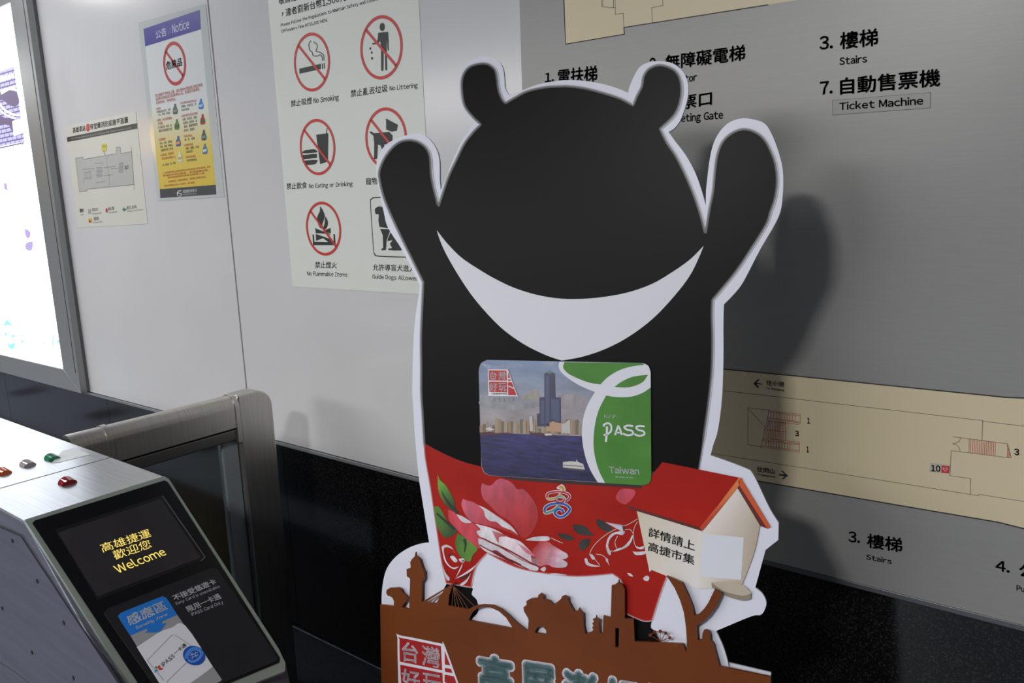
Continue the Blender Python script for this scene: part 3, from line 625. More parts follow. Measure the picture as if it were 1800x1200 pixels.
blu = mat((28, 108, 190), 0.4); wht = mat((205, 207, 214), 0.4); gry = mat((140, 141, 143), 0.4)
ST = 0.0094
low = 1900
stk = flat('sticker', FACE, zs(smooth_pts([(48, 425), (60, 385), (110, 350), (560, 170), (600, 168), (650, 195), (770, 385, 1), (1325, 1190, 1), (1300, 1215, 1), (705, 1450, 1), (675, 1440, 1), (190, 645, 1)], 4)), gry, tg, ST)
flat('sticker_ground', FACE, zs(smooth_pts([(270, 790, 1), (420, 690), (560, 600), (700, 550), (870, 520), (1210, 1028, 1), (1150, 1080), (1000, 1190), (800, 1320), (640, 1380, 1)], 4)), wht, stk, ST + 0.0002)
flat('sticker_header', FACE, zs(smooth_pts([(48, 425), (60, 385), (110, 350), (560, 170), (600, 168), (650, 195), (772, 388, 1), (190, 650, 1)], 4)), blu, stk, ST + 0.0002)
flat('sticker_arrow', FACE, zs([(400, 530), (390, 565), (405, 590), (365, 612), (545, 605), (575, 575), (638, 488), (585, 500), (570, 455)]), blu, stk, ST + 0.0004)
lg2 = mat((205, 212, 225), 0.4)
text([('感應區', zs(190, 530), zs(662, 322), zs(122, 408), 0.022), ('Sensing Zone', zs(262, 574), zs(655, 398), zs(250, 535), 0.02)], FACE, lg2, stk, ST + 0.0006, label='white lettering on blue header')
text([('不接受悠遊卡', zg(983, 678), zg(1220, 578), zg(962, 648), 0.02), ('Easy Card is unavailable', zg(990, 700), zg(1236, 600), zg(983, 684), 0.01), ('限用一卡通', zg(1060, 742), zg(1247, 662), zg(1040, 710), 0.02), ('iPASS Card Only', zg(1078, 762), zg(1256, 690), zg(1070, 744), 0.01)], FACE, mat((214, 214, 222), 0.4), tg, 0.0094, label='pale lettering on reader plate')
lines('sticker_outline', FACE, [zg([(948, 652), (1210, 538), (1228, 548), (1250, 598), (1246, 612), (992, 715), (978, 706), (948, 652)])], 0.0005, mat((60, 60, 64), 0.4), tg, 0.0093)
lines('printed_card_outline', FACE, [zs([(398, 955), (690, 655), (715, 640), (745, 640), (775, 660), (950, 780)]), zs([(880, 985), (660, 1200), (640, 1230)]), zs([(398, 955), (600, 1200)])], 0.0009, mat((150, 150, 155), 0.4), stk, ST + 0.0006)
text([('iPASS', zs(598, 1036), zs(745, 908), zs(562, 998), 0.006), ('一卡通', zs(745, 895), zs(888, 775), zs(715, 855), 0.006)], FACE, mat((24, 22, 28), 0.4), stk, ST + 0.0008, label='black card lettering')
flat('card_emblem', FACE, zs(ell(508, 1043, 16, 14)), mat((60, 140, 60), 0.4), stk, ST + 0.0008)
flat('card_emblem', FACE, zs(smooth_pts([(525, 1048, 1), (535, 1022), (555, 1018, 1), (560, 1048, 1), (590, 1050), (585, 1066), (552, 1076)], 3)), mat((200, 60, 40), 0.4), stk, ST + 0.0008)
flat('card_emblem', FACE, zs(smooth_pts([(488, 1105, 1), (492, 1080), (515, 1066), (528, 1078), (525, 1095, 1), (518, 1084, 1), (500, 1100)], 3)), mat((40, 130, 200), 0.4), stk, ST + 0.0008)
flat('round_emblem', FACE, zs(ell(978, 896, 140, 118, math.radians(20))), mat((28, 72, 160), 0.4), stk, ST + 0.0010)
flat('round_emblem_band', FACE, [zs(q) for q in ribbon([(870, 935), (885, 880), (930, 825), (1000, 805), (1050, 830), (1075, 860)], 30)] + [zs(q) for q in ribbon([(905, 955), (960, 975), (1030, 945), (1075, 890), (1088, 848)], 26)], mat((60, 130, 215), 0.4), stk, ST + 0.0012)
lines('round_emblem_lines', FACE, [zs(ell(978, 896, 85, 70, math.radians(-35), 24)) + [zs(ell(978, 896, 85, 70, math.radians(-35), 24))[0]] if False else zs(ell(978, 896, 85, 62, math.radians(-35), 24) + [ell(978, 896, 85, 62, math.radians(-35), 24)[0]]), zs([(920, 900), (1030, 850)]), zs([(935, 935), (1035, 880)]), zs([(950, 860), (960, 945)]), zs([(990, 850), (1010, 930)]), zs([(925, 870), (1030, 905)])], 0.0006, mat((175, 200, 235), 0.4), stk, ST + 0.0014)
# lamps on the top
def lens(name, px, L, W, col, label, em=0.0):
    c = TOP.at(px); n = 10; V = []; Fc = []
    for i in range(n + 1):
        t = math.pi * i / n; V += [(c.x - L / 2, c.y - W / 2 * math.cos(t), 1.0515 + W * 0.42 * math.sin(t)), (c.x + L / 2, c.y - W / 2 * math.cos(t), 1.0515 + W * 0.30 * math.sin(t))]
    for i in range(n): Fc.append((2 * i, 2 * i + 1, 2 * i + 3, 2 * i + 2))
    Fc.append(tuple(range(0, 2 * n + 2, 2))); Fc.append(tuple(range(2 * n + 1, 0, -2)))
    m = bpy.data.materials.new(name); m.use_nodes = True; b = m.node_tree.nodes['Principled BSDF']
    b.inputs['Base Color'].default_value = (*lin(col), 1); b.inputs['Roughness'].default_value = 0.12; b.inputs['Coat Weight'].default_value = 0.6
    return mesh(name, V, Fc, m, tg, smooth=False, label=label)
lens('signal_lens', (119, 850), 0.022, 0.030, (120, 8, 16), 'dark red signal lens above the display')
lens('signal_lens', (92, 807), 0.026, 0.026, (10, 110, 70), 'green signal lens')
lens('signal_lens', (49, 818), 0.026, 0.026, (150, 140, 140), 'clear grey signal lens')
lens('signal_lens', (6, 832), 0.026, 0.026, (190, 80, 30), 'orange signal lens')
zt1 = Z(0, 650, 3.6)
flat('top_label', TOP, zt1([(395, 515), (470, 497), (572, 540), (372, 590), (330, 592)]), mat((200, 206, 206), 0.35), tg, 0.0020)
# side panel with rivets
flat('side_panel', SIDE, [zg(-400, 70), zg(0, 243), zg(125, 298), zg(155, 345), zg(680, 1135), zg(900, 1500), zg(-400, 1500)], noisy('side_panel_steel', (74, 76, 88), (82, 84, 96), 4, 0.5, 0.5, stretch=(1, 1, 20)), tg, 0.0022, thick=0.0015)
lines('side_panel_edge', SIDE, [[zg(0, 236), zg(128, 291), zg(160, 340), zg(690, 1135)]], 0.0016, mat((28, 26, 30), 0.5), tg, 0.0012)
lines('side_panel_edge', SIDE, [[zg(0, 1000), zg(100, 1065), zg(180, 1130)]], 0.0014, mat((28, 26, 30), 0.5), tg, 0.0026)
for p in [(78, 320), (218, 547), (368, 782), (188, 950), (422, 1093), (20, 700)]:
    q = SIDE.uv(zg(*p))
    flat('rivet', SIDE, [(q.x + 0.0042 * math.cos(2 * math.pi * i / 14), q.y + 0.0042 * math.sin(2 * math.pi * i / 14)) for i in range(14)], mat((34, 34, 42), 0.35, 0.6), tg, 0.0036, thick=0.0014, uvspace=True)

# ---------------------------------------------------------------- glass barrier
bsteel = noisy('barrier_steel', (196, 193, 188), (206, 203, 198), 5, 0.33, 0.95, stretch=(1, 30, 1))
gb = thing('glass_barrier', 'stainless steel rail with glass pane between ticket gate and wall', 'barrier', (-2.06, 1.1, 0))
BX0, BX1 = -2.095, -2.025
def rail(name, y0, y1, zb, r, grow=0.0, label=None):
    n = 28; zt_ = 1.05 + grow; x0, x1 = BX0 - grow, BX1 + grow; cx = (x0 + x1) / 2; hw = (x1 - x0) / 2
    pr_ = [(x0, zb), (x1, zb)] + [(cx + hw * math.cos(math.pi * i / n), zt_ - hw + hw * math.sin(math.pi * i / n)) for i in range(n + 1)]
    o = extrude(name, [(x, y0, z) for x, z in pr_], (0, y1 - y0, 0), bsteel, gb, label=label)
    return o
rail('end_sleeve', 0.790, 0.878, 0.965, 0, 0.0)
rail('collar', 0.876, 0.890, 0.955, 0, 0.0035)
rail('rail', 0.888, 1.262, 0.953, 0)
rail('collar', 1.258, 1.272, 0.905, 0, 0.0035)
box('glass_channel', (-2.078, 0.80, 0.912), (-2.030, 1.262, 0.947), mat((120, 118, 116), 0.35, 0.85), gb, bevel=0.004)
box('channel_shadow_gap', (-2.072, 0.80, 0.945), (-2.040, 1.26, 0.955), mat((30, 30, 30), 0.6), gb)
# post with rounded head, one piece down to the floor
pp = []
yo, yi = 1.392, 1.270
for i in range(11):
    t = math.radians(90 - 9 * i); pp.append((BX0, yo - 0.055 + 0.055 * math.cos(t), 1.05 - 0.055 + 0.055 * math.sin(t)))
pp += [(BX0, yo, 0.0), (BX0, yi, 0.0), (BX0, yi, 1.05)]
extrude('post', pp, (BX1 - BX0, 0, 0), bsteel, gb, bevel=0.006)
box('pane_edge_profile', (-2.075, 1.215, 0.22), (-2.045, 1.268, 0.912), mat((150, 158, 162), 0.35, 0.3), gb, bevel=0.003)
box('lower_bracket', (-2.085, 1.15, 0.17), (-2.035, 1.27, 0.22), mat((150, 152, 155), 0.3, 0.8), gb, bevel=0.004)
gm = bpy.data.materials.new('pane_glass'); gm.use_nodes = True; gbn = gm.node_tree.nodes['Principled BSDF']
gbn.inputs['Transmission Weight'].default_value = 1.0; gbn.inputs['Roughness'].default_value = 0.02; gbn.inputs['Base Color'].default_value = (0.86, 0.94, 0.93, 1); gbn.inputs['IOR'].default_value = 1.45
box('glass_pane', (-2.064, 0.80, 0.20), (-2.056, 1.2155, 0.915), gm, gb)

# ---------------------------------------------------------------- the cut-out display board
bd = thing('cutout_display_board', 'standing cutout board in black, white and flowered red over a brown skyline', 'cutout board', (-0.73, 0.98, 0))
white_pr = mat((206, 208, 220), 0.42)
zA = Z(640, 80, 3.75); zB = Z(1000, 80, 3.75); zC = Z(640, 380, 3.75); zD = Z(1000, 380, 3.75); zE = Z(640, 690, 4.286); zF = Z(730, 750, 2.727); zH = Z(1090, 780, 4.0); zK = Z(650, 950, 4.8); zL = Z(920, 1000, 3.913)
def down(S, p):
    P = S.at(p); k = P.z / S.v.z; u = S.uv(p); return (u.x, u.y - k)
out = [(682, 400), (674.7, 373), (666.7, 336), (661, 306), (663, 282), (674, 259), (692, 246), (725, 235), (742.7, 236.7), (757, 246.7), (768, 264), (772.5, 283), (773, 315), (774.7, 333.3, 1),
       (784, 313), (793, 288), (802.7, 266.7), (813, 245.3), (824, 229.3), (833, 218, 1), (818.7, 201), (809, 176), (806.7, 152), (810.7, 128), (824, 109.3), (842.7, 100), (862, 99.5), (877, 108), (884, 120), (886.7, 138.7), (888, 154.7), (894.7, 166.7, 1),
       (906.7, 162.7), (918.7, 158.5), (946.7, 148), (981, 142), (1000, 140.5), (1032, 142.7), (1066.7, 149.3), (1090.7, 157.3), (1104, 163.2, 1), (1106.7, 152), (1114.7, 133.3), (1125, 117.3), (1141, 109.3), (1162.7, 107.5), (1184, 112), (1198.7, 124), (1208, 141.3), (1210, 162.7), (1205, 186.7), (1196, 210.7), (1186.7, 224), (1175.5, 232, 1),
       (1186.7, 248), (1205, 272), (1221, 301), (1232, 330.7), (1240.8, 361.3, 1), (1241, 336), (1244, 306.7), (1248, 277), (1254.7, 250.7), (1266.7, 229.3), (1282.7, 214.7), (1304, 208), (1325, 210), (1344, 217), (1356, 234.7), (1366.7, 261.3), (1374.7, 290.7), (1376.8, 314.7), (1376, 341.3), (1372, 370.7), (1361, 388 + 8),
       (1336, 438.7), (1306.7, 494.7), (1290.7, 516), (1272.5, 534.7, 1), (1271.5, 566.7), (1271.5, 633), (1269, 700), (1262, 755), (1253.7, 782), (1249, 800, 1), (1285, 812.5), (1315, 824.5), (1320, 827.5, 1), (1330, 845), (1352.5, 892.5), (1368.7, 918.7, 1), (1368, 948.7, 1), (1345.7, 966.2, 1), (1327.5, 1032.5, 1), (1340, 1043), (1347, 1058), (1344, 1071.6), (1336.6, 1080.5), (1320, 1083), (1258.6, 1108.6, 1), (1270, 1133), (1277, 1154), (1281, 1173), (1284, 1210, 1)]
left = [(671.5, 1090, 1), (670.8, 1062), (671, 1043.7), (674, 1018.7), (681, 997), (695.8, 978), (716.7, 963.5), (737.5, 956), (754.3, 953.7, 1), (742.7, 881), (735.7, 834.7), (729.8, 771.7), (726.8, 725), (724.6, 690), (724.8, 673), (725.9, 620), (729, 566.7), (736, 517), (738, 502, 1), (728, 480), (706.7, 438.7)]
OP = smooth_pts(out + left, 4)
flat('board', BOARD, OP, white_pr, bd, 0.0, thick=0.005)

body_L = [(688, 380), (674, 345), (666.7, 313), (667.5, 298), (674.7, 280), (688, 261.3), (704, 249), (722.7, 246), (738.7, 250.7), (750.7, 261), (757, 277), (758.7, 304), (762.7, 328), (768, 349), (771, 362, 1), (778.7, 338.7), (789, 309), (802.7, 280), (816, 253), (832, 232), (845, 219, 1), (832, 206.7), (817, 186.7), (812, 160), (813, 136), (824, 118.7), (842.7, 112), (858.7, 113), (870.7, 122.7), (874.7, 138.7), (877, 157), (882.7, 173), (889, 181, 1),
          (906.7, 170.7), (928, 160), (960, 153), (986.7, 151.5), (1000, 151.5), (1026.7, 154.7), (1058.7, 162.7), (1090.7, 173), (1113, 185, 1), (1120, 168), (1128, 152), (1130.7, 136), (1138.7, 122.7), (1154.7, 114.7), (1170.7, 116), (1186.7, 124), (1196, 138.7), (1198.7, 160), (1194.7, 184), (1184, 205), (1161, 226.7, 1), (1173, 250.7), (1189, 274.7), (1205, 306.7), (1218.7, 338.7), (1229, 368), (1236, 392), (1240, 410, 1), (1246.7, 368), (1253, 336), (1256, 304), (1260, 274.7), (1269, 250.7), (1285, 234.7), (1306.7, 226.7), (1328, 232), (1344, 245), (1356, 266.7), (1364, 290.7), (1366.7, 320), (1362.7, 349), (1354.7, 373), (1346.7, 396), (1320, 438.7), (1293, 478.7), (1253, 527, 1), (1252, 553), (1253, 593), (1252, 646.7), (1246.7, 700), (1240, 750), (1230, 815)]
leg = [(1218, 880), (1200, 940), (1171.7, 1012.8), (1160, 1045), (1146, 1089.4, 1), (1131, 1090), (1100, 1076.7, 1), (1096, 1026), (1077, 1007.5, 1), (1016, 1012), (957, 1006.7), (906, 995.7), (856.5, 971, 1), (840, 989.6), (832, 1010), (828.5, 1031, 1), (785, 1024, 1), (777, 987.5), (770.7, 946.7), (763.7, 900), (756.7, 853), (748.5, 806.7), (746, 779)]
up = [(742.7, 725), (740.5, 690), (740.5, 646.7), (740, 593), (742, 540), (744, 496, 1), (725, 457), (706.7, 420)]
blk = mat((13, 11, 11), 0.42, spec=0.10)
waistR = (1230, 868); waist = [(1130, 858), (1060, 850), (990, 842), (930, 836), (865, 824), (815, 811.5), (780, 797)]
KB = body_L + [waistR + (1,)] + waist + [(746, 779, 1)] + up
body_s = smooth_pts(KB, 4)
flat('black_print', BOARD, body_s, blk, bd, 0.0004)
clothred = noisy('red_cloth_print', (146, 20, 9), (158, 26, 12), 9, 0.42, spec=0.2)
# red flowered print with its own edge
lg_s = smooth_pts([(1230, 868, 1)] + leg[:-1] + [(746, 779, 1), (780, 797), (815, 811.5), (865, 824), (930, 836), (990, 842), (1060, 850), (1130, 858)], 4)
flat('red_print', BOARD, lg_s, clothred, bd, 0.0007)
# soft printed edge of the black and red fields
full = smooth_pts(body_L + leg[:-1] + [(746, 779)] + up, 4); full = clean(full)
N = len(full); area = sum(full[i][0] * full[(i + 1) % N][1] - full[(i + 1) % N][0] * full[i][1] for i in range(N)); sg_ = 1 if area > 0 else -1
V = []; C3 = []; Fc = []
for i in range(N):
    a, p, b = full[i - 1], full[i], full[(i + 1) % N]
    dx, dy = b[0] - a[0], b[1] - a[1]; l = math.hypot(dx, dy) or 1
    nx, ny = sg_ * dy / l, -sg_ * dx / l
    ic = (13, 12, 12) if p[1] < 780 or (p[0] > 1200 and p[1] < 868) else (158, 22, 14)
    wv = 2.8 if p[1] < 780 else 1.6
    for k, cc_ in ((wv, (206, 208, 220)), (0.4, tuple(ic[j] * .55 + 206 * .45 for j in range(3))), (-wv, ic)):
        V.append(BOARD.at((p[0] + nx * k, p[1] + ny * k), 0.0011)); C3.append(cc_)
for i in range(N):
    j = (i + 1) % N
    for k in (0, 1): Fc.append((3 * i + k, 3 * i + k + 1, 3 * j + k + 1, 3 * j + k))
e_ = mesh('soft_printed_edge', V, Fc, INK, bd, cols=C3)
# feet shapes
flat('black_print', BOARD, [smooth_pts([(786, 1024), (828.5, 1031), (829, 1044), (838, 1054), (841, 1072), (834, 1083), (824, 1086), (800, 1078), (782, 1060)], 3), smooth_pts([(1076, 1098), (1100, 1076.7), (1131, 1090), (1145, 1089), (1144, 1102), (1152, 1110), (1160, 1130), (1130, 1138), (1076, 1134)], 3)], blk, bd, 0.0006, label='black feet area at the skyline')
# white chest band
flat('white_band_print', BOARD, smooth_pts([(768, 404.5, 1), (786.7, 428), (810.7, 452), (840, 472), (872, 490.7), (906.7, 506.7), (946.7, 518.7), (986.7, 524.8), (1026.7, 525), (1066.7, 521), (1106.7, 513), (1146.7, 498.7), (1181, 478.7), (1213, 456), (1237, 432, 1),
     (1229, 452), (1213, 484), (1186.7, 518.7), (1149, 558.7), (1106.7, 590.7), (1066.7, 612), (1026.7, 626), (988, 633.5, 1), (960, 624), (920, 604), (880, 574.7), (840, 532), (813, 494.7), (789, 454.7), (776, 428)], 4), mat((200, 201, 208), 0.42), bd, 0.0008)

# --- flowers on the red print
zM = Z(750, 830, 6.0); zN = Z(950, 870, 6.315)
def petal(pts, A, ca, B, cb, zf_, off=0.0011, name='flower_print', par=None):
    q = smooth_pts(zf_(pts), 4); flat(name, BOARD, q, INKP, par or bd, off, grad=(zf_(*A), ca, zf_(*B), cb))
pink = (176, 74, 94); rdp = (160, 26, 26); wf = (196, 190, 196); gl = (96, 150, 44); gk = (26, 34, 20)
petal([(590, 110, 1), (640, 135), (690, 130), (740, 80), (790, 65), (860, 85), (920, 125), (955, 175), (1020, 175), (1090, 240), (1150, 330), (1180, 440), (1165, 530), (1120, 620), (1085, 665), (1010, 690), (940, 590), (860, 500), (760, 440), (650, 330), (595, 270), (575, 180)], (800, 100), pink, (960, 640), rdp, zM)
petal([(385, 275, 1), (430, 295), (490, 310), (560, 350), (700, 430), (830, 500), (920, 580), (985, 690, 1), (900, 640), (760, 590), (600, 550), (480, 520), (410, 440), (370, 340)], (430, 340), (190, 90, 112), (800, 600), rdp, zM, 0.0013)
petal([(550, 345, 1), (620, 375), (720, 440), (820, 510), (900, 570), (970, 660, 1), (900, 610), (800, 570), (740, 520), (670, 510), (620, 460), (605, 400)], (0, 0), wf, (1, 1), wf, zM, 0.0015)
petal([(230, 390, 1), (300, 420), (400, 480), (490, 530), (560, 600), (600, 700), (560, 800), (480, 750), (400, 680), (310, 590), (240, 500)], (300, 430), (190, 60, 72), (560, 760), (182, 56, 70), zM, 0.0012)
petal([(315, 440, 1), (370, 455), (430, 490), (475, 525), (420, 530), (370, 510)], (0, 0), wf, (1, 1), wf, zM, 0.0016)
petal([(515, 540, 1), (600, 560), (700, 590), (780, 630), (860, 680), (980, 720), (1060, 790), (1150, 890), (1195, 990, 1), (1100, 960), (960, 890), (850, 820), (740, 760), (640, 710), (560, 670), (530, 620), (570, 600)], (600, 600), (208, 204, 208), (1180, 960), (204, 180, 190), zM, 0.0013)
petal([(545, 690, 1), (640, 720), (760, 780), (880, 850), (1000, 920), (1110, 970), (1180, 1000), (1160, 1035), (1040, 1010), (900, 950), (760, 890), (640, 840), (560, 770)], (0, 0), wf, (1, 1), wf, zM, 0.0014)
flat('flower_print', BOARD, [zM(q) for q in ribbon([(590, 690), (700, 745), (830, 800), (960, 870), (1090, 945), (1190, 990)], 16)] + [zM(q) for q in ribbon([(560, 760), (660, 815), (800, 880), (950, 960), (1080, 1020)], 12)] + [zM(smooth_pts([(690, 830), (740, 820), (800, 860), (860, 900), (930, 930), (1010, 975), (900, 950), (760, 880)], 3))] , mat((120, 18, 26), 0.45), bd, 0.0017)
petal([(690, 610, 1), (780, 640), (860, 670), (770, 680), (760, 740), (730, 690)], (690, 610), (190, 130, 145), (860, 670), rdp, zM, 0.0017)
petal([(960, 745, 1), (1040, 790), (1150, 880), (1060, 850), (1010, 800)], (960, 745), (190, 120, 135), (1150, 880), (196, 100, 120), zM, 0.0017)
petal([(1045, 712, 1), (1110, 685), (1200, 672), (1290, 675), (1290, 715), (1170, 722)], (0, 0), wf, (1, 1), wf, zM, 0.0015)
petal([(0, 505, 1), (80, 510), (150, 560), (250, 620), (300, 650), (305, 690), (240, 705), (300, 745), (270, 790), (160, 795), (80, 770), (-60, 790), (-100, 640)], (-60, 560), rdp, (240, 700), (212, 170, 185), zN, 0.0013)
petal([(130, 660, 1), (230, 625), (300, 655), (290, 700), (200, 705)], (130, 660), (196, 110, 140), (220, 660), wf, zN, 0.0015)
petal([(90, 770, 1), (170, 715), (240, 720), (300, 745), (280, 795), (160, 800)], (90, 770), (196, 110, 140), (200, 750), wf, zN, 0.0015)
petal([(0, 820, 1), (50, 790), (65, 820), (40, 845)], (0, 0), wf, (1, 1), wf, zN, 0.0015)
petal([(100, 868, 1), (180, 865), (290, 880), (270, 888), (160, 885)], (0, 0), wf, (1, 1), wf, zN, 0.0015)
petal([(840, 10, 1), (900, -70), (1040, -60), (1050, 0), (960, 95), (900, 90), (850, 50)], (900, -60), (180, 60, 80), (900, 90), (176, 50, 62), zN, 0.0013)
def leafs(pts, A, B, zf_, c1=gl, c2=gk):
    petal(pts, A, c1, B, c2, zf_, 0.0014, 'leaf_print')
leafs([(118, 15, 1), (145, 80), (200, 130), (250, 210), (295, 300), (310, 390), (345, 445, 1), (240, 380), (180, 310), (135, 220), (122, 120)], (150, 120), (320, 420), zM)
leafs([(80, 365, 1), (120, 355), (160, 400), (200, 470), (250, 550), (325, 610), (280, 660), (205, 690), (140, 620), (100, 520)], (110, 450), (300, 600), zM, (70, 120, 40), (44, 70, 28))
leafs([(330, 640, 1), (400, 680), (470, 740), (540, 805), (490, 870), (460, 935), (390, 915), (330, 840), (305, 740)], (330, 780), (540, 780), zM, (60, 104, 34), (96, 140, 44))
flat('leaf_vein_print', BOARD, [zM(q) for q in ribbon([(110, 430), (200, 510), (300, 600)], 18, 34)] + [zM(q) for q in ribbon([(160, 200), (220, 300), (330, 430)], 6, 36)] + [zM(q) for q in ribbon([(400, 840), (415, 760), (400, 700)], 10, 34)], mat((28, 40, 20), 0.45), bd, 0.0017)
for pp_ in ([(360, 325), (420, 325), (500, 345), (545, 395), (590, 440), (520, 445), (430, 430), (375, 385)], [(185, 425), (250, 425), (330, 445), (375, 485), (300, 500), (225, 465)], [(620, 260), (700, 285), (760, 330), (800, 390), (730, 400), (640, 345)], [(550, 480), (540, 550), (460, 615), (430, 570), (440, 510), (490, 485)]):
    petal([pp_[0] + (1,)] + pp_[1:], pp_[0], (26, 28, 24), pp_[3], (44, 46, 42), zN, 0.0014, 'leaf_print')
wl_ = mat((200, 180, 170), 0.45)
rb = []
for r_ in ([(1080, 262), (980, 320), (850, 370), (740, 430), (640, 510), (575, 590), (548, 660)], [(800, 610), (760, 630), (735, 560), (770, 460), (850, 410), (930, 400)], [(560, 655), (600, 700), (660, 770)], [(620, 652), (690, 665), (740, 710), (765, 775)], [(1080, 290), (1045, 360), (1035, 450), (1060, 560), (1150, 590)], [(120, 470), (180, 500), (250, 530)], [(940, 380), (1000, 380), (1040, 440)], [(860, 450), (830, 520), (850, 590)]):
    rb += [zN(q) for q in ribbon(r_, 7)]
flat('vine_print', BOARD, rb, wl_, bd, 0.0016)
for pts in ([(730, 560), (750, 480), (800, 420), (900, 395), (940, 400), (915, 440), (840, 430), (780, 480), (755, 560), (785, 630), (775, 665), (745, 630)], [(800, 625), (860, 590), (920, 570), (990, 500), (1020, 440), (1028, 470), (980, 560), (880, 610)], [(492, 700), (520, 700), (540, 745), (600, 770), (670, 785), (580, 790), (510, 765)], [(545, 655), (580, 655), (610, 700), (580, 710)], [(1025, 620), (1080, 625), (1180, 620), (1150, 655), (1060, 660)], [(1050, 555), (1100, 575), (1150, 560), (1140, 595), (1080, 590)], [(1140, 920), (1175, 890), (1210, 905), (1200, 945), (1160, 945)], [(965, 860), (1010, 870), (1030, 900), (990, 890)], [(1205, 815), (1235, 825), (1215, 845)], [(725, 700), (750, 700), (755, 745), (735, 735)]):
    petal([pts[0] + (1,)] + pts[1:], (0, 0), wf, (1, 1), wf, zN, 0.0017)
for pts in ([(160, 780, 1), (210, 760), (270, 790), (300, 850), (280, 810), (215, 785), (185, 810), (200, 900), (230, 960), (280, 1000), (340, 990), (300, 1018), (240, 990), (190, 920)], [(240, 880), (290, 880), (330, 930), (300, 945), (265, 910)], [(170, 960), (200, 1050), (245, 1110), (235, 1140), (200, 1100)], [(300, 1120), (400, 1060), (500, 990), (545, 950), (480, 1030), (380, 1090)], [(310, 1110), (350, 1020), (385, 955), (360, 1030)], [(350, 1180), (430, 1120), (470, 1060), (430, 1150), (380, 1190)], [(340, 910), (395, 905), (400, 945), (360, 940)]):
    petal([tuple(pts[0][:2]) + (1,)] + [tuple(p[:2]) for p in pts[1:]], (0, 0), wf, (1, 1), wf, zM, 0.0016)
for pts in ([(350, 1110), (430, 1075), (470, 1060), (430, 1100), (370, 1130)], [(365, 930), (395, 920), (395, 940)], [(230, 870), (260, 850), (250, 900)]):
    flat('flower_print', BOARD, zM(pts), mat((52, 14, 22), 0.45), bd, 0.0018)
petal([(745, 695, 1), (755, 700), (757, 720), (748, 712)], (0, 0), wf, (1, 1), wf, Z(0, 90, 1.0), 0.0016) if False else None

# --- city emblem (ribbon mark)
zR = Z(940, 840, 15.0); we = mat((205, 200, 205), 0.45); E0 = 0.0020
def rib(pts, wd, col, o): flat('emblem_ribbon', BOARD, [zR(q) for q in ribbon(pts, wd)], col, bd, o)
loopA = [(330, 490), (350, 410), (450, 370), (620, 350), (800, 375), (920, 440), (920, 520), (830, 600)]
loopB = [(330, 490), (380, 545), (500, 540), (620, 490), (700, 410)]
loopC = [(560, 560), (620, 490), (740, 490), (800, 550), (750, 620), (640, 630), (560, 590)]
loopD = [(265, 870), (300, 760), (450, 680), (650, 660), (830, 700), (935, 800), (880, 910), (760, 1000), (640, 1010), (545, 930), (560, 860), (650, 810), (740, 840), (760, 900)]
loopE = [(265, 860), (310, 910), (450, 870), (560, 800), (660, 720)]
for L_ in (loopA, loopB, loopC): rib(L_, 75, we, E0)
for L_ in (loopD, loopE): rib(L_, 92, we, E0)
flat('emblem_ribbon', BOARD, zR(smooth_pts([(585, 240, 1), (720, 160), (810, 240), (815, 350), (720, 350), (690, 300), (600, 275)], 4)), we, bd, E0)
flat('emblem_ribbon', BOARD, zR(smooth_pts([(620, 240, 1), (720, 190), (785, 250), (785, 345), (740, 350), (730, 290), (690, 262)], 4)), mat((190, 140, 40), 0.45), bd, E0 + 0.0004)
rib(loopB, 42, mat((180, 135, 45), 0.45), E0 + 0.0003); rib(loopA, 44, mat((165, 22, 45), 0.45), E0 + 0.0005)
rib(loopC[3:], 42, mat((160, 24, 48), 0.45), E0 + 0.0005); rib(loopC[:4], 42, mat((110, 150, 130), 0.45), E0 + 0.0006)
rib(loopE, 56, mat((85, 130, 118), 0.45), E0 + 0.0003); rib(loopD, 58, mat((28, 76, 158), 0.45), E0 + 0.0005)

# --- printed travel card
z5c = Z(830, 610, 4.615); K0 = 0.0022
cardP = smooth_pts(z5c([(150, 1040, 1), (100, 1015), (78, 960, 1), (57, 190, 1), (75, 130), (125, 103, 1), (1385, 127, 1), (1432, 150), (1452, 200, 1), (1458, 1050, 1), (1440, 1100), (1385, 1117, 1)]), 4)
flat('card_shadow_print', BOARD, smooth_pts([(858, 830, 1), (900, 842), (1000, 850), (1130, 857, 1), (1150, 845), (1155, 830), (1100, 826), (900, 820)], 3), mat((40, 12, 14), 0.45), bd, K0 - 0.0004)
cp = flat('card_print', BOARD, cardP, INKS, bd, K0, grad=(z5c(600, 110), (112, 132, 162), z5c(580, 640), (150, 140, 140)), label='photo card print of a harbour skyline')
sea = z5c([(68, 690), (900, 720), (898, 760), (925, 900), (975, 1020), (1030, 1092), (880, 1083), (150, 1038), (105, 1015), (82, 965)])
flat('card_sea_print', BOARD, sea, INKW, cp, K0 + 0.0003, grad=(z5c(500, 700), (48, 46, 96), z5c(500, 1080), (27, 28, 68)))
for cp_, cc2 in (([(470, 370), (500, 340), (540, 355), (548, 420), (440, 430), (400, 400)], (146, 142, 134)), ([(90, 400), (140, 395), (180, 450), (330, 470), (540, 440), (545, 480), (300, 510), (70, 470)], (136, 136, 142)), ([(80, 130), (200, 150), (330, 125), (420, 150), (300, 175), (150, 180)], (128, 142, 166)), ([(690, 400), (800, 380), (900, 400), (930, 470), (800, 500), (690, 480)], (142, 137, 140)), ([(560, 125), (650, 118), (700, 130), (640, 150)], (140, 150, 166))):
    petal([cp_[0]] + cp_[1:], (0, 0), cc2, (1, 1), cc2, z5c, K0 + 0.0002, 'card_cloud_print', cp)
random.seed(3)
P1, P2, P3 = [], [], []
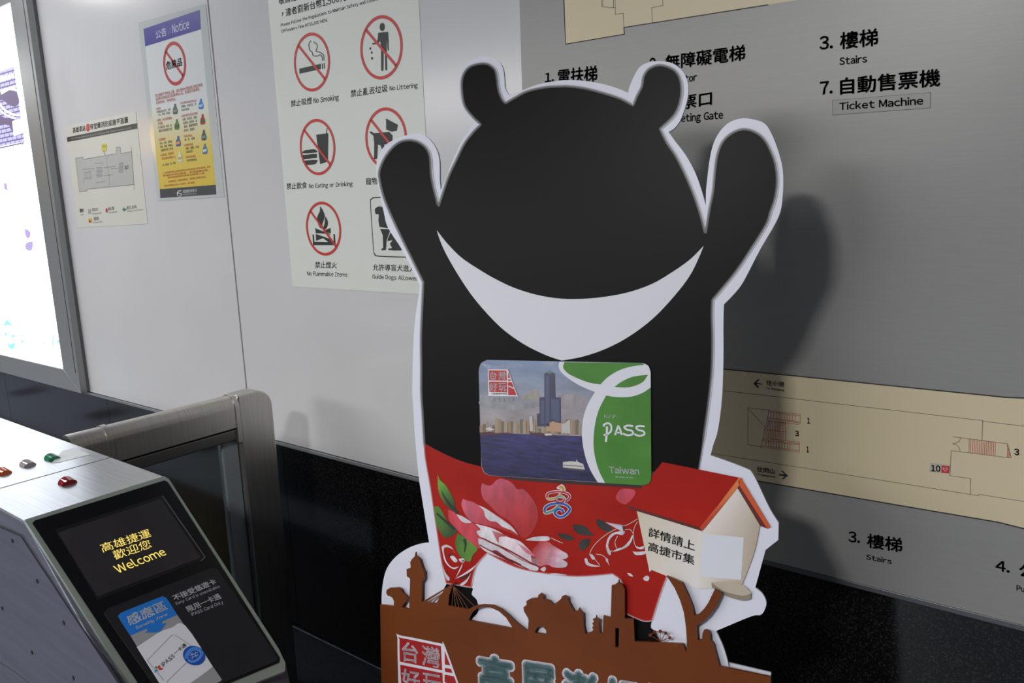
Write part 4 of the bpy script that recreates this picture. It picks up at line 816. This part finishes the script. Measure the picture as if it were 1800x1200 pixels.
for i in range(34):
    x = 66 + i * 25; h_ = random.uniform(40, 118) * (1 if x < 540 or x > 720 else .7); w_ = random.uniform(16, 34)
    if x + w_ > 896: continue
    (P1, P2, P3)[i % 3].append(z5c([(x, 690 + x * .02), (x, 690 - h_), (x + w_, 690 - h_ + 2), (x + w_, 692 + x * .02)]))
for P_, c_2 in ((P1, (148, 124, 96)), (P2, (112, 100, 84)), (P3, (150, 140, 122))): flat('card_buildings_print', BOARD, P_, mat(c_2, 0.4), cp, K0 + 0.0005, kind='stuff')
flat('card_tower_print', BOARD, z5c([(532, 640), (530, 540), (552, 535), (550, 408), (590, 402), (590, 215), (618, 200), (632, 186), (645, 200), (674, 213), (680, 405), (722, 408), (724, 620), (700, 645)]), mat((62, 60, 84), 0.4), cp, K0 + 0.0007)
flat('card_tower_print', BOARD, [z5c([(600, 230), (632, 228), (634, 640), (602, 640)]), z5c([(645, 420), (712, 420), (715, 600), (648, 600)]), z5c([(560, 430), (590, 430), (592, 620), (562, 620)])], mat((74, 82, 110), 0.4), cp, K0 + 0.0009)
flat('card_tower_print', BOARD, z5c([(615, 215), (622, 195), (634, 188), (646, 198), (652, 214)]), mat((84, 120, 112), 0.4), cp, K0 + 0.0009)
flat('card_buildings_print', BOARD, [z5c([(605, 612), (650, 606), (650, 582), (672, 582), (672, 606), (725, 614), (726, 685), (606, 680)])], mat((172, 140, 112), 0.4), cp, K0 + 0.0009)
flat('card_buildings_print', BOARD, [z5c([(728, 620), (760, 614), (782, 590), (800, 590), (802, 700), (728, 695)]), z5c([(470, 560), (495, 556), (500, 680), (472, 680)])], mat((176, 172, 170), 0.4), cp, K0 + 0.0011)
flat('card_boats_print', BOARD, [z5c([(70, 690), (150, 684), (200, 694), (300, 690), (330, 705), (70, 715)]), z5c([(470, 690), (560, 692), (660, 705), (650, 722), (480, 712)])], mat((80, 46, 58), 0.4), cp, K0 + 0.0011)
flat('card_boats_print', BOARD, [z5c([(742, 930), (800, 922), (850, 926), (852, 905), (862, 926), (905, 945), (920, 990), (742, 972)]), z5c([(110, 660), (150, 645), (190, 668), (150, 678)]), z5c([(590, 700), (640, 696), (660, 712), (600, 716)])], mat((190, 186, 182), 0.4), cp, K0 + 0.0013)
flat('card_boats_print', BOARD, [z5c([(745, 950), (905, 962), (905, 967), (745, 956)]), z5c([(745, 975), (918, 992), (915, 1005), (748, 990)])], mat((66, 62, 82), 0.4), cp, K0 + 0.0015)
whc = mat((204, 206, 214), 0.42); grn = noisy('green_card_print', (66, 120, 46), (74, 130, 52), 14, 0.42, spec=0.25)
flat('card_swoosh_print', BOARD, smooth_pts(z5c([(714, 118, 1), (707, 150), (728, 200), (800, 262), (900, 320), (1002, 362, 1), (955, 440), (918, 530), (898, 640), (900, 760), (925, 890), (968, 1000), (1025, 1094, 1), (1385, 1117, 1), (1440, 1100), (1458, 1050, 1), (1452, 200, 1), (1432, 150), (1385, 127, 1)]), 4), whc, cp, K0 + 0.0017)
flat('card_green_print', BOARD, [smooth_pts(z5c([(755, 120, 1), (745, 165), (785, 212), (870, 255), (960, 287), (1046, 300, 1), (1110, 238), (1200, 185), (1300, 155), (1400, 142, 1), (1385, 127, 1)]), 4), smooth_pts(z5c([(1160, 321, 1), (1220, 277), (1310, 238), (1430, 222, 1), (1395, 275), (1335, 308), (1260, 325)]), 4),
     smooth_pts(z5c([(1092, 390, 1), (1180, 403), (1290, 400), (1385, 370), (1452, 326, 1), (1458, 1050, 1), (1440, 1100), (1385, 1117, 1), (1084, 1099, 1), (1035, 1000), (1003, 890), (990, 780), (1000, 640), (1032, 510)]), 4)], grn, cp, K0 + 0.0020)
text([('K.P.P.', z5c(1078, 572), z5c(1182, 575), z5c(1078, 544), 0.008), ('Taiwan', z5c(1118, 1016), z5c(1363, 1030), z5c(1112, 960), 0.02), ('THE HEART OF ASIA', z5c(1165, 1052), z5c(1315, 1061), z5c(1165, 1043), 0.0)], BOARD, whc, cp, K0 + 0.0023)
rb = []
for r_, wv in (([(1072, 640), (1080, 622), (1115, 615), (1135, 640), (1130, 680), (1100, 705), (1072, 708)], 15), ([(1100, 640), (1098, 700), (1090, 765)], 17), ([(1165, 710), (1185, 650), (1192, 638), (1212, 680), (1218, 708)], 15), ([(1162, 690), (1212, 690)], 12), ([(1312, 638), (1270, 632), (1240, 645), (1260, 665), (1300, 675), (1310, 700), (1270, 712), (1228, 698)], 15), ([(1405, 640), (1360, 636), (1335, 648), (1355, 668), (1395, 680), (1400, 705), (1360, 716), (1322, 702)], 15)):
    rb += [z5c(q) for q in ribbon(r_, wv)]
flat('pass_lettering', BOARD, rb, whc, cp, K0 + 0.0023)

def logo(S, T, parent, o, rr_, hw):
    wm = mat((208, 206, 212), 0.42); rm = mat(rr_, 0.42)
    flat('logo_ground', S, T(smooth_pts([(262, 226), (636, 228, 1), (660, 250), (850, 765), (838, 792), (270, 786), (242, 750), (236, 260)], 3)), wm, parent, o)
    flat('logo_red_field', S, [T(smooth_pts([(255, 262), (275, 246), (622, 250, 1), (630, 462, 1), (255, 458, 1)], 3)), T(smooth_pts([(257, 484, 1), (632, 486, 1), (638, 708, 1), (290, 700), (268, 680)], 3)), T([(655, 285), (702, 406), (655, 406)]), T([(655, 435), (710, 435), (722, 470), (655, 470)]), T([(652, 495), (735, 495), (780, 612), (650, 560)]), T([(655, 582), (785, 640), (832, 766), (660, 766)])], rm, parent, o + 0.0003)
    text([('台', T([(278, 445)])[0], T([(420, 445)])[0], T([(275, 272)])[0], hw), ('灣', T([(455, 450)])[0], T([(614, 450)])[0], T([(452, 272)])[0], hw * .6), ('好', T([(272, 686)])[0], T([(432, 686)])[0], T([(270, 512)])[0], hw), ('玩', T([(460, 686)])[0], T([(620, 686)])[0], T([(458, 512)])[0], hw)], S, wm, parent, o + 0.0006, label='white logo lettering')
    text([('TAIWAN PASS', T([(305, 752)])[0], T([(636, 754)])[0], T([(305, 716)])[0], 0.02)], S, mat((40, 26, 30), 0.42), parent, o + 0.0006)
zO = Z(840, 630, 12.0)
logo(BOARD, lambda p: [zO(*q[:2]) for q in p], cp, K0 + 0.0017, (172, 30, 32), 0.02)
text([('高屏澎限定', zO(300, 905), zO(775, 912), zO(298, 808), 0.008)], BOARD, mat((222, 222, 222), 0.42), cp, K0 + 0.0020)

# --- printed bird-house
wall_l = (z := zH)
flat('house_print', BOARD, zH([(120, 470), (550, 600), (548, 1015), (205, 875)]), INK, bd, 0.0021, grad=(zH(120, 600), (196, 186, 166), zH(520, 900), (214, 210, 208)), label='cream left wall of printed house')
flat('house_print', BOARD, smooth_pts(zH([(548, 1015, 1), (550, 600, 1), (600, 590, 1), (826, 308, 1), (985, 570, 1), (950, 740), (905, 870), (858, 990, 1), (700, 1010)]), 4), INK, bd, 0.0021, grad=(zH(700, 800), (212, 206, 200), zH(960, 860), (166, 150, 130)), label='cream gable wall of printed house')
flat('house_print', BOARD, zH([(582, 628), (872, 655), (852, 952), (566, 930)]), mat((202, 206, 214), 0.42), bd, 0.0024, label='plain white square on the gable wall')
flat('house_roof_print', BOARD, zH([(300, 126), (840, 235), (578, 590), (565, 588), (50, 432)]), noisy('roof_red_print', (152, 20, 9), (160, 25, 11), 10, 0.42, spec=0.2), bd, 0.0024)
flat('house_roof_print', BOARD, zH([(50, 430), (565, 583), (578, 610), (68, 452)]), mat((84, 20, 12), 0.42), bd, 0.0027, label='dark red lower roof edge')
flat('house_roof_print', BOARD, zH([(840, 232), (860, 240), (832, 300), (700, 465), (580, 610), (562, 585), (690, 430)]), INK, bd, 0.0029, grad=(zH(700, 410), (206, 118, 62), zH(722, 440), (176, 54, 18)), label='orange barge board')
flat('house_roof_print', BOARD, zH([(850, 236), (1058, 580), (1036, 592), (838, 285), (832, 262)]), mat((196, 78, 26), 0.42), bd, 0.0029, label='orange barge board')
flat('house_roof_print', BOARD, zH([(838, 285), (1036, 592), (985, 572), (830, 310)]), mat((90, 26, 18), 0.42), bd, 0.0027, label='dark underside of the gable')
text([('詳情請上', zH(200, 648), zH(525, 752), zH(205, 580), 0.022), ('高捷市集', zH(197, 748), zH(522, 850), zH(202, 682), 0.022)], BOARD, mat((26, 28, 30), 0.42), bd, 0.0025, label='black lettering on the house wall')
flat('perch_print', BOARD, smooth_pts(zH([(645, 968, 1), (780, 962), (870, 990), (922, 1040, 1), (922, 1050), (860, 1062), (760, 1040), (700, 1010)]), 3), mat((176, 166, 148), 0.42), bd, 0.0037)
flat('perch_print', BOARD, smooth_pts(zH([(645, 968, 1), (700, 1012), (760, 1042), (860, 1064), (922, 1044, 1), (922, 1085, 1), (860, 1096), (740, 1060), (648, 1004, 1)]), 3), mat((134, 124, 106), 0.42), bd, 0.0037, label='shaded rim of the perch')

# --- brown skyline front panel, its own layer
brown = noisy('brown_panel_print', (96, 47, 16), (105, 53, 19), 5, 0.42, spec=0.2)
sky = zK([(88, 540), (202, 554), (204, 512), (190, 480), (165, 466), (150, 465), (138, 440), (142, 415), (165, 400), (240, 396), (262, 415), (270, 435), (322, 485), (295, 520), (270, 560), (332, 578), (340, 320), (312, 300), (310, 240), (345, 230), (341, 180), (355, 155), (378, 132), (386, 96), (392, 130), (420, 160), (430, 200), (445, 240), (460, 265), (462, 315), (440, 350), (437, 516), (560, 531), (590, 470), (620, 425), (650, 395), (712, 350), (690, 400), (670, 460), (662, 548), (835, 578), (870, 556), (910, 545), (960, 539), (1040, 545), (1100, 572), (1160, 620), (1230, 690), (1300, 745), (1330, 765), (1330, 765)])
sky += zL([(30, 428), (36, 350), (28, 330), (4, 290), (0, 262), (22, 245), (20, 220), (50, 203), (100, 198), (103, 178), (120, 165), (138, 182), (138, 204), (172, 214), (205, 246), (238, 222), (262, 200), (262, 190), (285, 180), (306, 195), (304, 215), (330, 262), (348, 292), (372, 288), (385, 264), (391, 290), (410, 305), (412, 390), (426, 445), (468, 434), (480, 415), (472, 400), (482, 388), (472, 375), (485, 360), (476, 345), (495, 338), (500, 318), (505, 338), (524, 348), (520, 370), (524, 435), (546, 448), (550, 320), (600, 335), (607, 112), (630, 108), (640, 98), (652, 92), (655, 72), (660, 95), (682, 108), (697, 140), (697, 340), (758, 345), (766, 498), (1096, 514), (1122, 575), (1124, 500), (1118, 400), (1104, 300), (1078, 215), (1040, 130), (985, 46), (1090, 92), (1132, 180), (1160, 250), (1174, 318), (1205, 312), (1240, 278), (1272, 230), (1316, 138), (1368, 165), (1330, 250), (1280, 320), (1240, 358), (1192, 388), (1194, 430), (1198, 490), (1228, 486), (1232, 440), (1240, 422), (1258, 417), (1276, 425), (1284, 445), (1284, 485), (1308, 515), (1318, 560), (1335, 620), (1348, 668), (1412, 681), (1700, 742)])
skyuv = [tuple(BASE.uv(p)) for p in sky]
skyuv += [down(BASE, zL(1700, 742)), down(BASE, zK(88, 540))]
hl = [[tuple(BASE.uv(p)) for p in zK([(838, 655), (865, 605), (905, 572), (960, 558), (1020, 563), (1090, 596), (1150, 650), (1210, 742), (835, 672)])],
      [tuple(BASE.uv(p)) for p in zL([(80, 425), (92, 402), (112, 393), (135, 398), (155, 420), (158, 450), (80, 438)])],
      [tuple(BASE.uv(p)) for p in zL([(632, 405), (658, 405), (655, 540), (632, 536)])]]
bp_ = flat('base_panel', BASE, skyuv, brown, bd, 0.0, thick=0.005, uvspace=True, holes=hl)
# white foam edge visible behind the panel, and the spacer blocks joining the two layers
uu = [tuple(BOARD.uv(p)) for p in [(1278, 1166.5), (1354.5, 1184.5)]]
lo_r = down(BOARD, (1354.5, 1184.5)); lo_l = down(BOARD, (668.5, 1062)); tl_ = tuple(BOARD.uv((671.5, 1066)))
flat('backing_panel', BOARD, [tl_, tuple(BOARD.uv((900, 1112))), uu[0], uu[1], lo_r, lo_l], white_pr, bd, -0.0052, thick=0.004, uvspace=True)
for uvp in ((-0.78, -0.9), (-0.2, -0.85), (-0.5, -1.2)):
    c0 = BOARD.P(uvp, 0.0); 
    flat('spacer_block', BOARD, [(uvp[0] - .03, uvp[1] - .03), (uvp[0] + .03, uvp[1] - .03), (uvp[0] + .03, uvp[1] + .03), (uvp[0] - .03, uvp[1] + .03)], white_pr, bd, 0.007, thick=0.0122, uvspace=True)
runs = [zK([(705, 385), (690, 552)]), zK([(705, 390), (720, 560)]), zK([(706, 392), (750, 566)]), zK([(708, 392), (790, 572)]), zK([(709, 392), (830, 578)]), zK([(712, 390), (880, 552)])]
lines('bridge_cables', BASE, runs, 0.0009, mat((112, 66, 34), 0.42), bd, -0.001)
flat('bridge_cables', BASE, [zK([(440, 516), (640, 398), (650, 405), (470, 520)]), zK([(520, 526), (600, 455), (606, 460), (535, 530)])], brown, bd, -0.001)
wheel = [zL(ell(x, y, 12, 12, 0, 12)) for x, y in ((872, 455), (902, 433), (941, 428), (978, 441), (1006, 473))]
flat('ferris_wheel', BASE, wheel, brown, bd, -0.001, kind='stuff')
lines('ferris_wheel', BASE, [zL([(942, 498), p]) for p in ((872, 455), (902, 433), (941, 428), (978, 441), (1006, 473))] + [zL([(872, 455), (902, 433), (941, 428), (978, 441), (1006, 473)])], 0.0012, brown, bd, -0.001, kind='stuff')
def bigT(p):
    return [(699.2 + (q[0] - 238) * 0.198 + (q[1] - 228) * 0.0027, 1115.8 + (q[0] - 238) * 0.0385 + (q[1] - 228) * 0.199) for q in p]
logo(BASE, bigT, bp_, 0.0004, (150, 16, 18), 0.018)
teal = mat((96, 128, 130), 0.42); wo = mat((206, 204, 212), 0.42)
tt = []
for i, ch in enumerate('高屏澎好玩卡'):
    x = 836 + i * 74.5; y = 1143 + i * 74.5 * 0.183
    tt.append((ch, (x + 3, y + 82 ), (x + 72, y + 82 + 69 * 0.183), (x, y)))
text([t_ + (0.10,) for t_ in tt], BASE, wo, bp_, 0.0006, label='white outline of big lettering')
def shr(t_):
    s, b1, b2, t1 = t_; return (s, (b1[0] + 3.4, b1[1] - 3.0), (b2[0] - 3.4, b2[1] - 4.0), (t1[0] + 3.4, t1[1] + 4.5), 0.05)
text([shr(t_) for t_ in tt], BASE, teal, bp_, 0.0012, label='grey green big lettering')
# easel leg at the back
P0 = BOARD.P((-0.45, -0.35), -0.008); P0b = BOARD.P((-0.45, -1.55), -0.008)
extrude('rear_strut', [P0 + Vector((-0.05, 0, 0)), P0 + Vector((0.05, 0, 0)), Vector((P0.x + 0.09, 1.50, 0.0)), Vector((P0.x - 0.09, 1.50, 0.0))], (0, -0.006, 0), white_pr, bd)
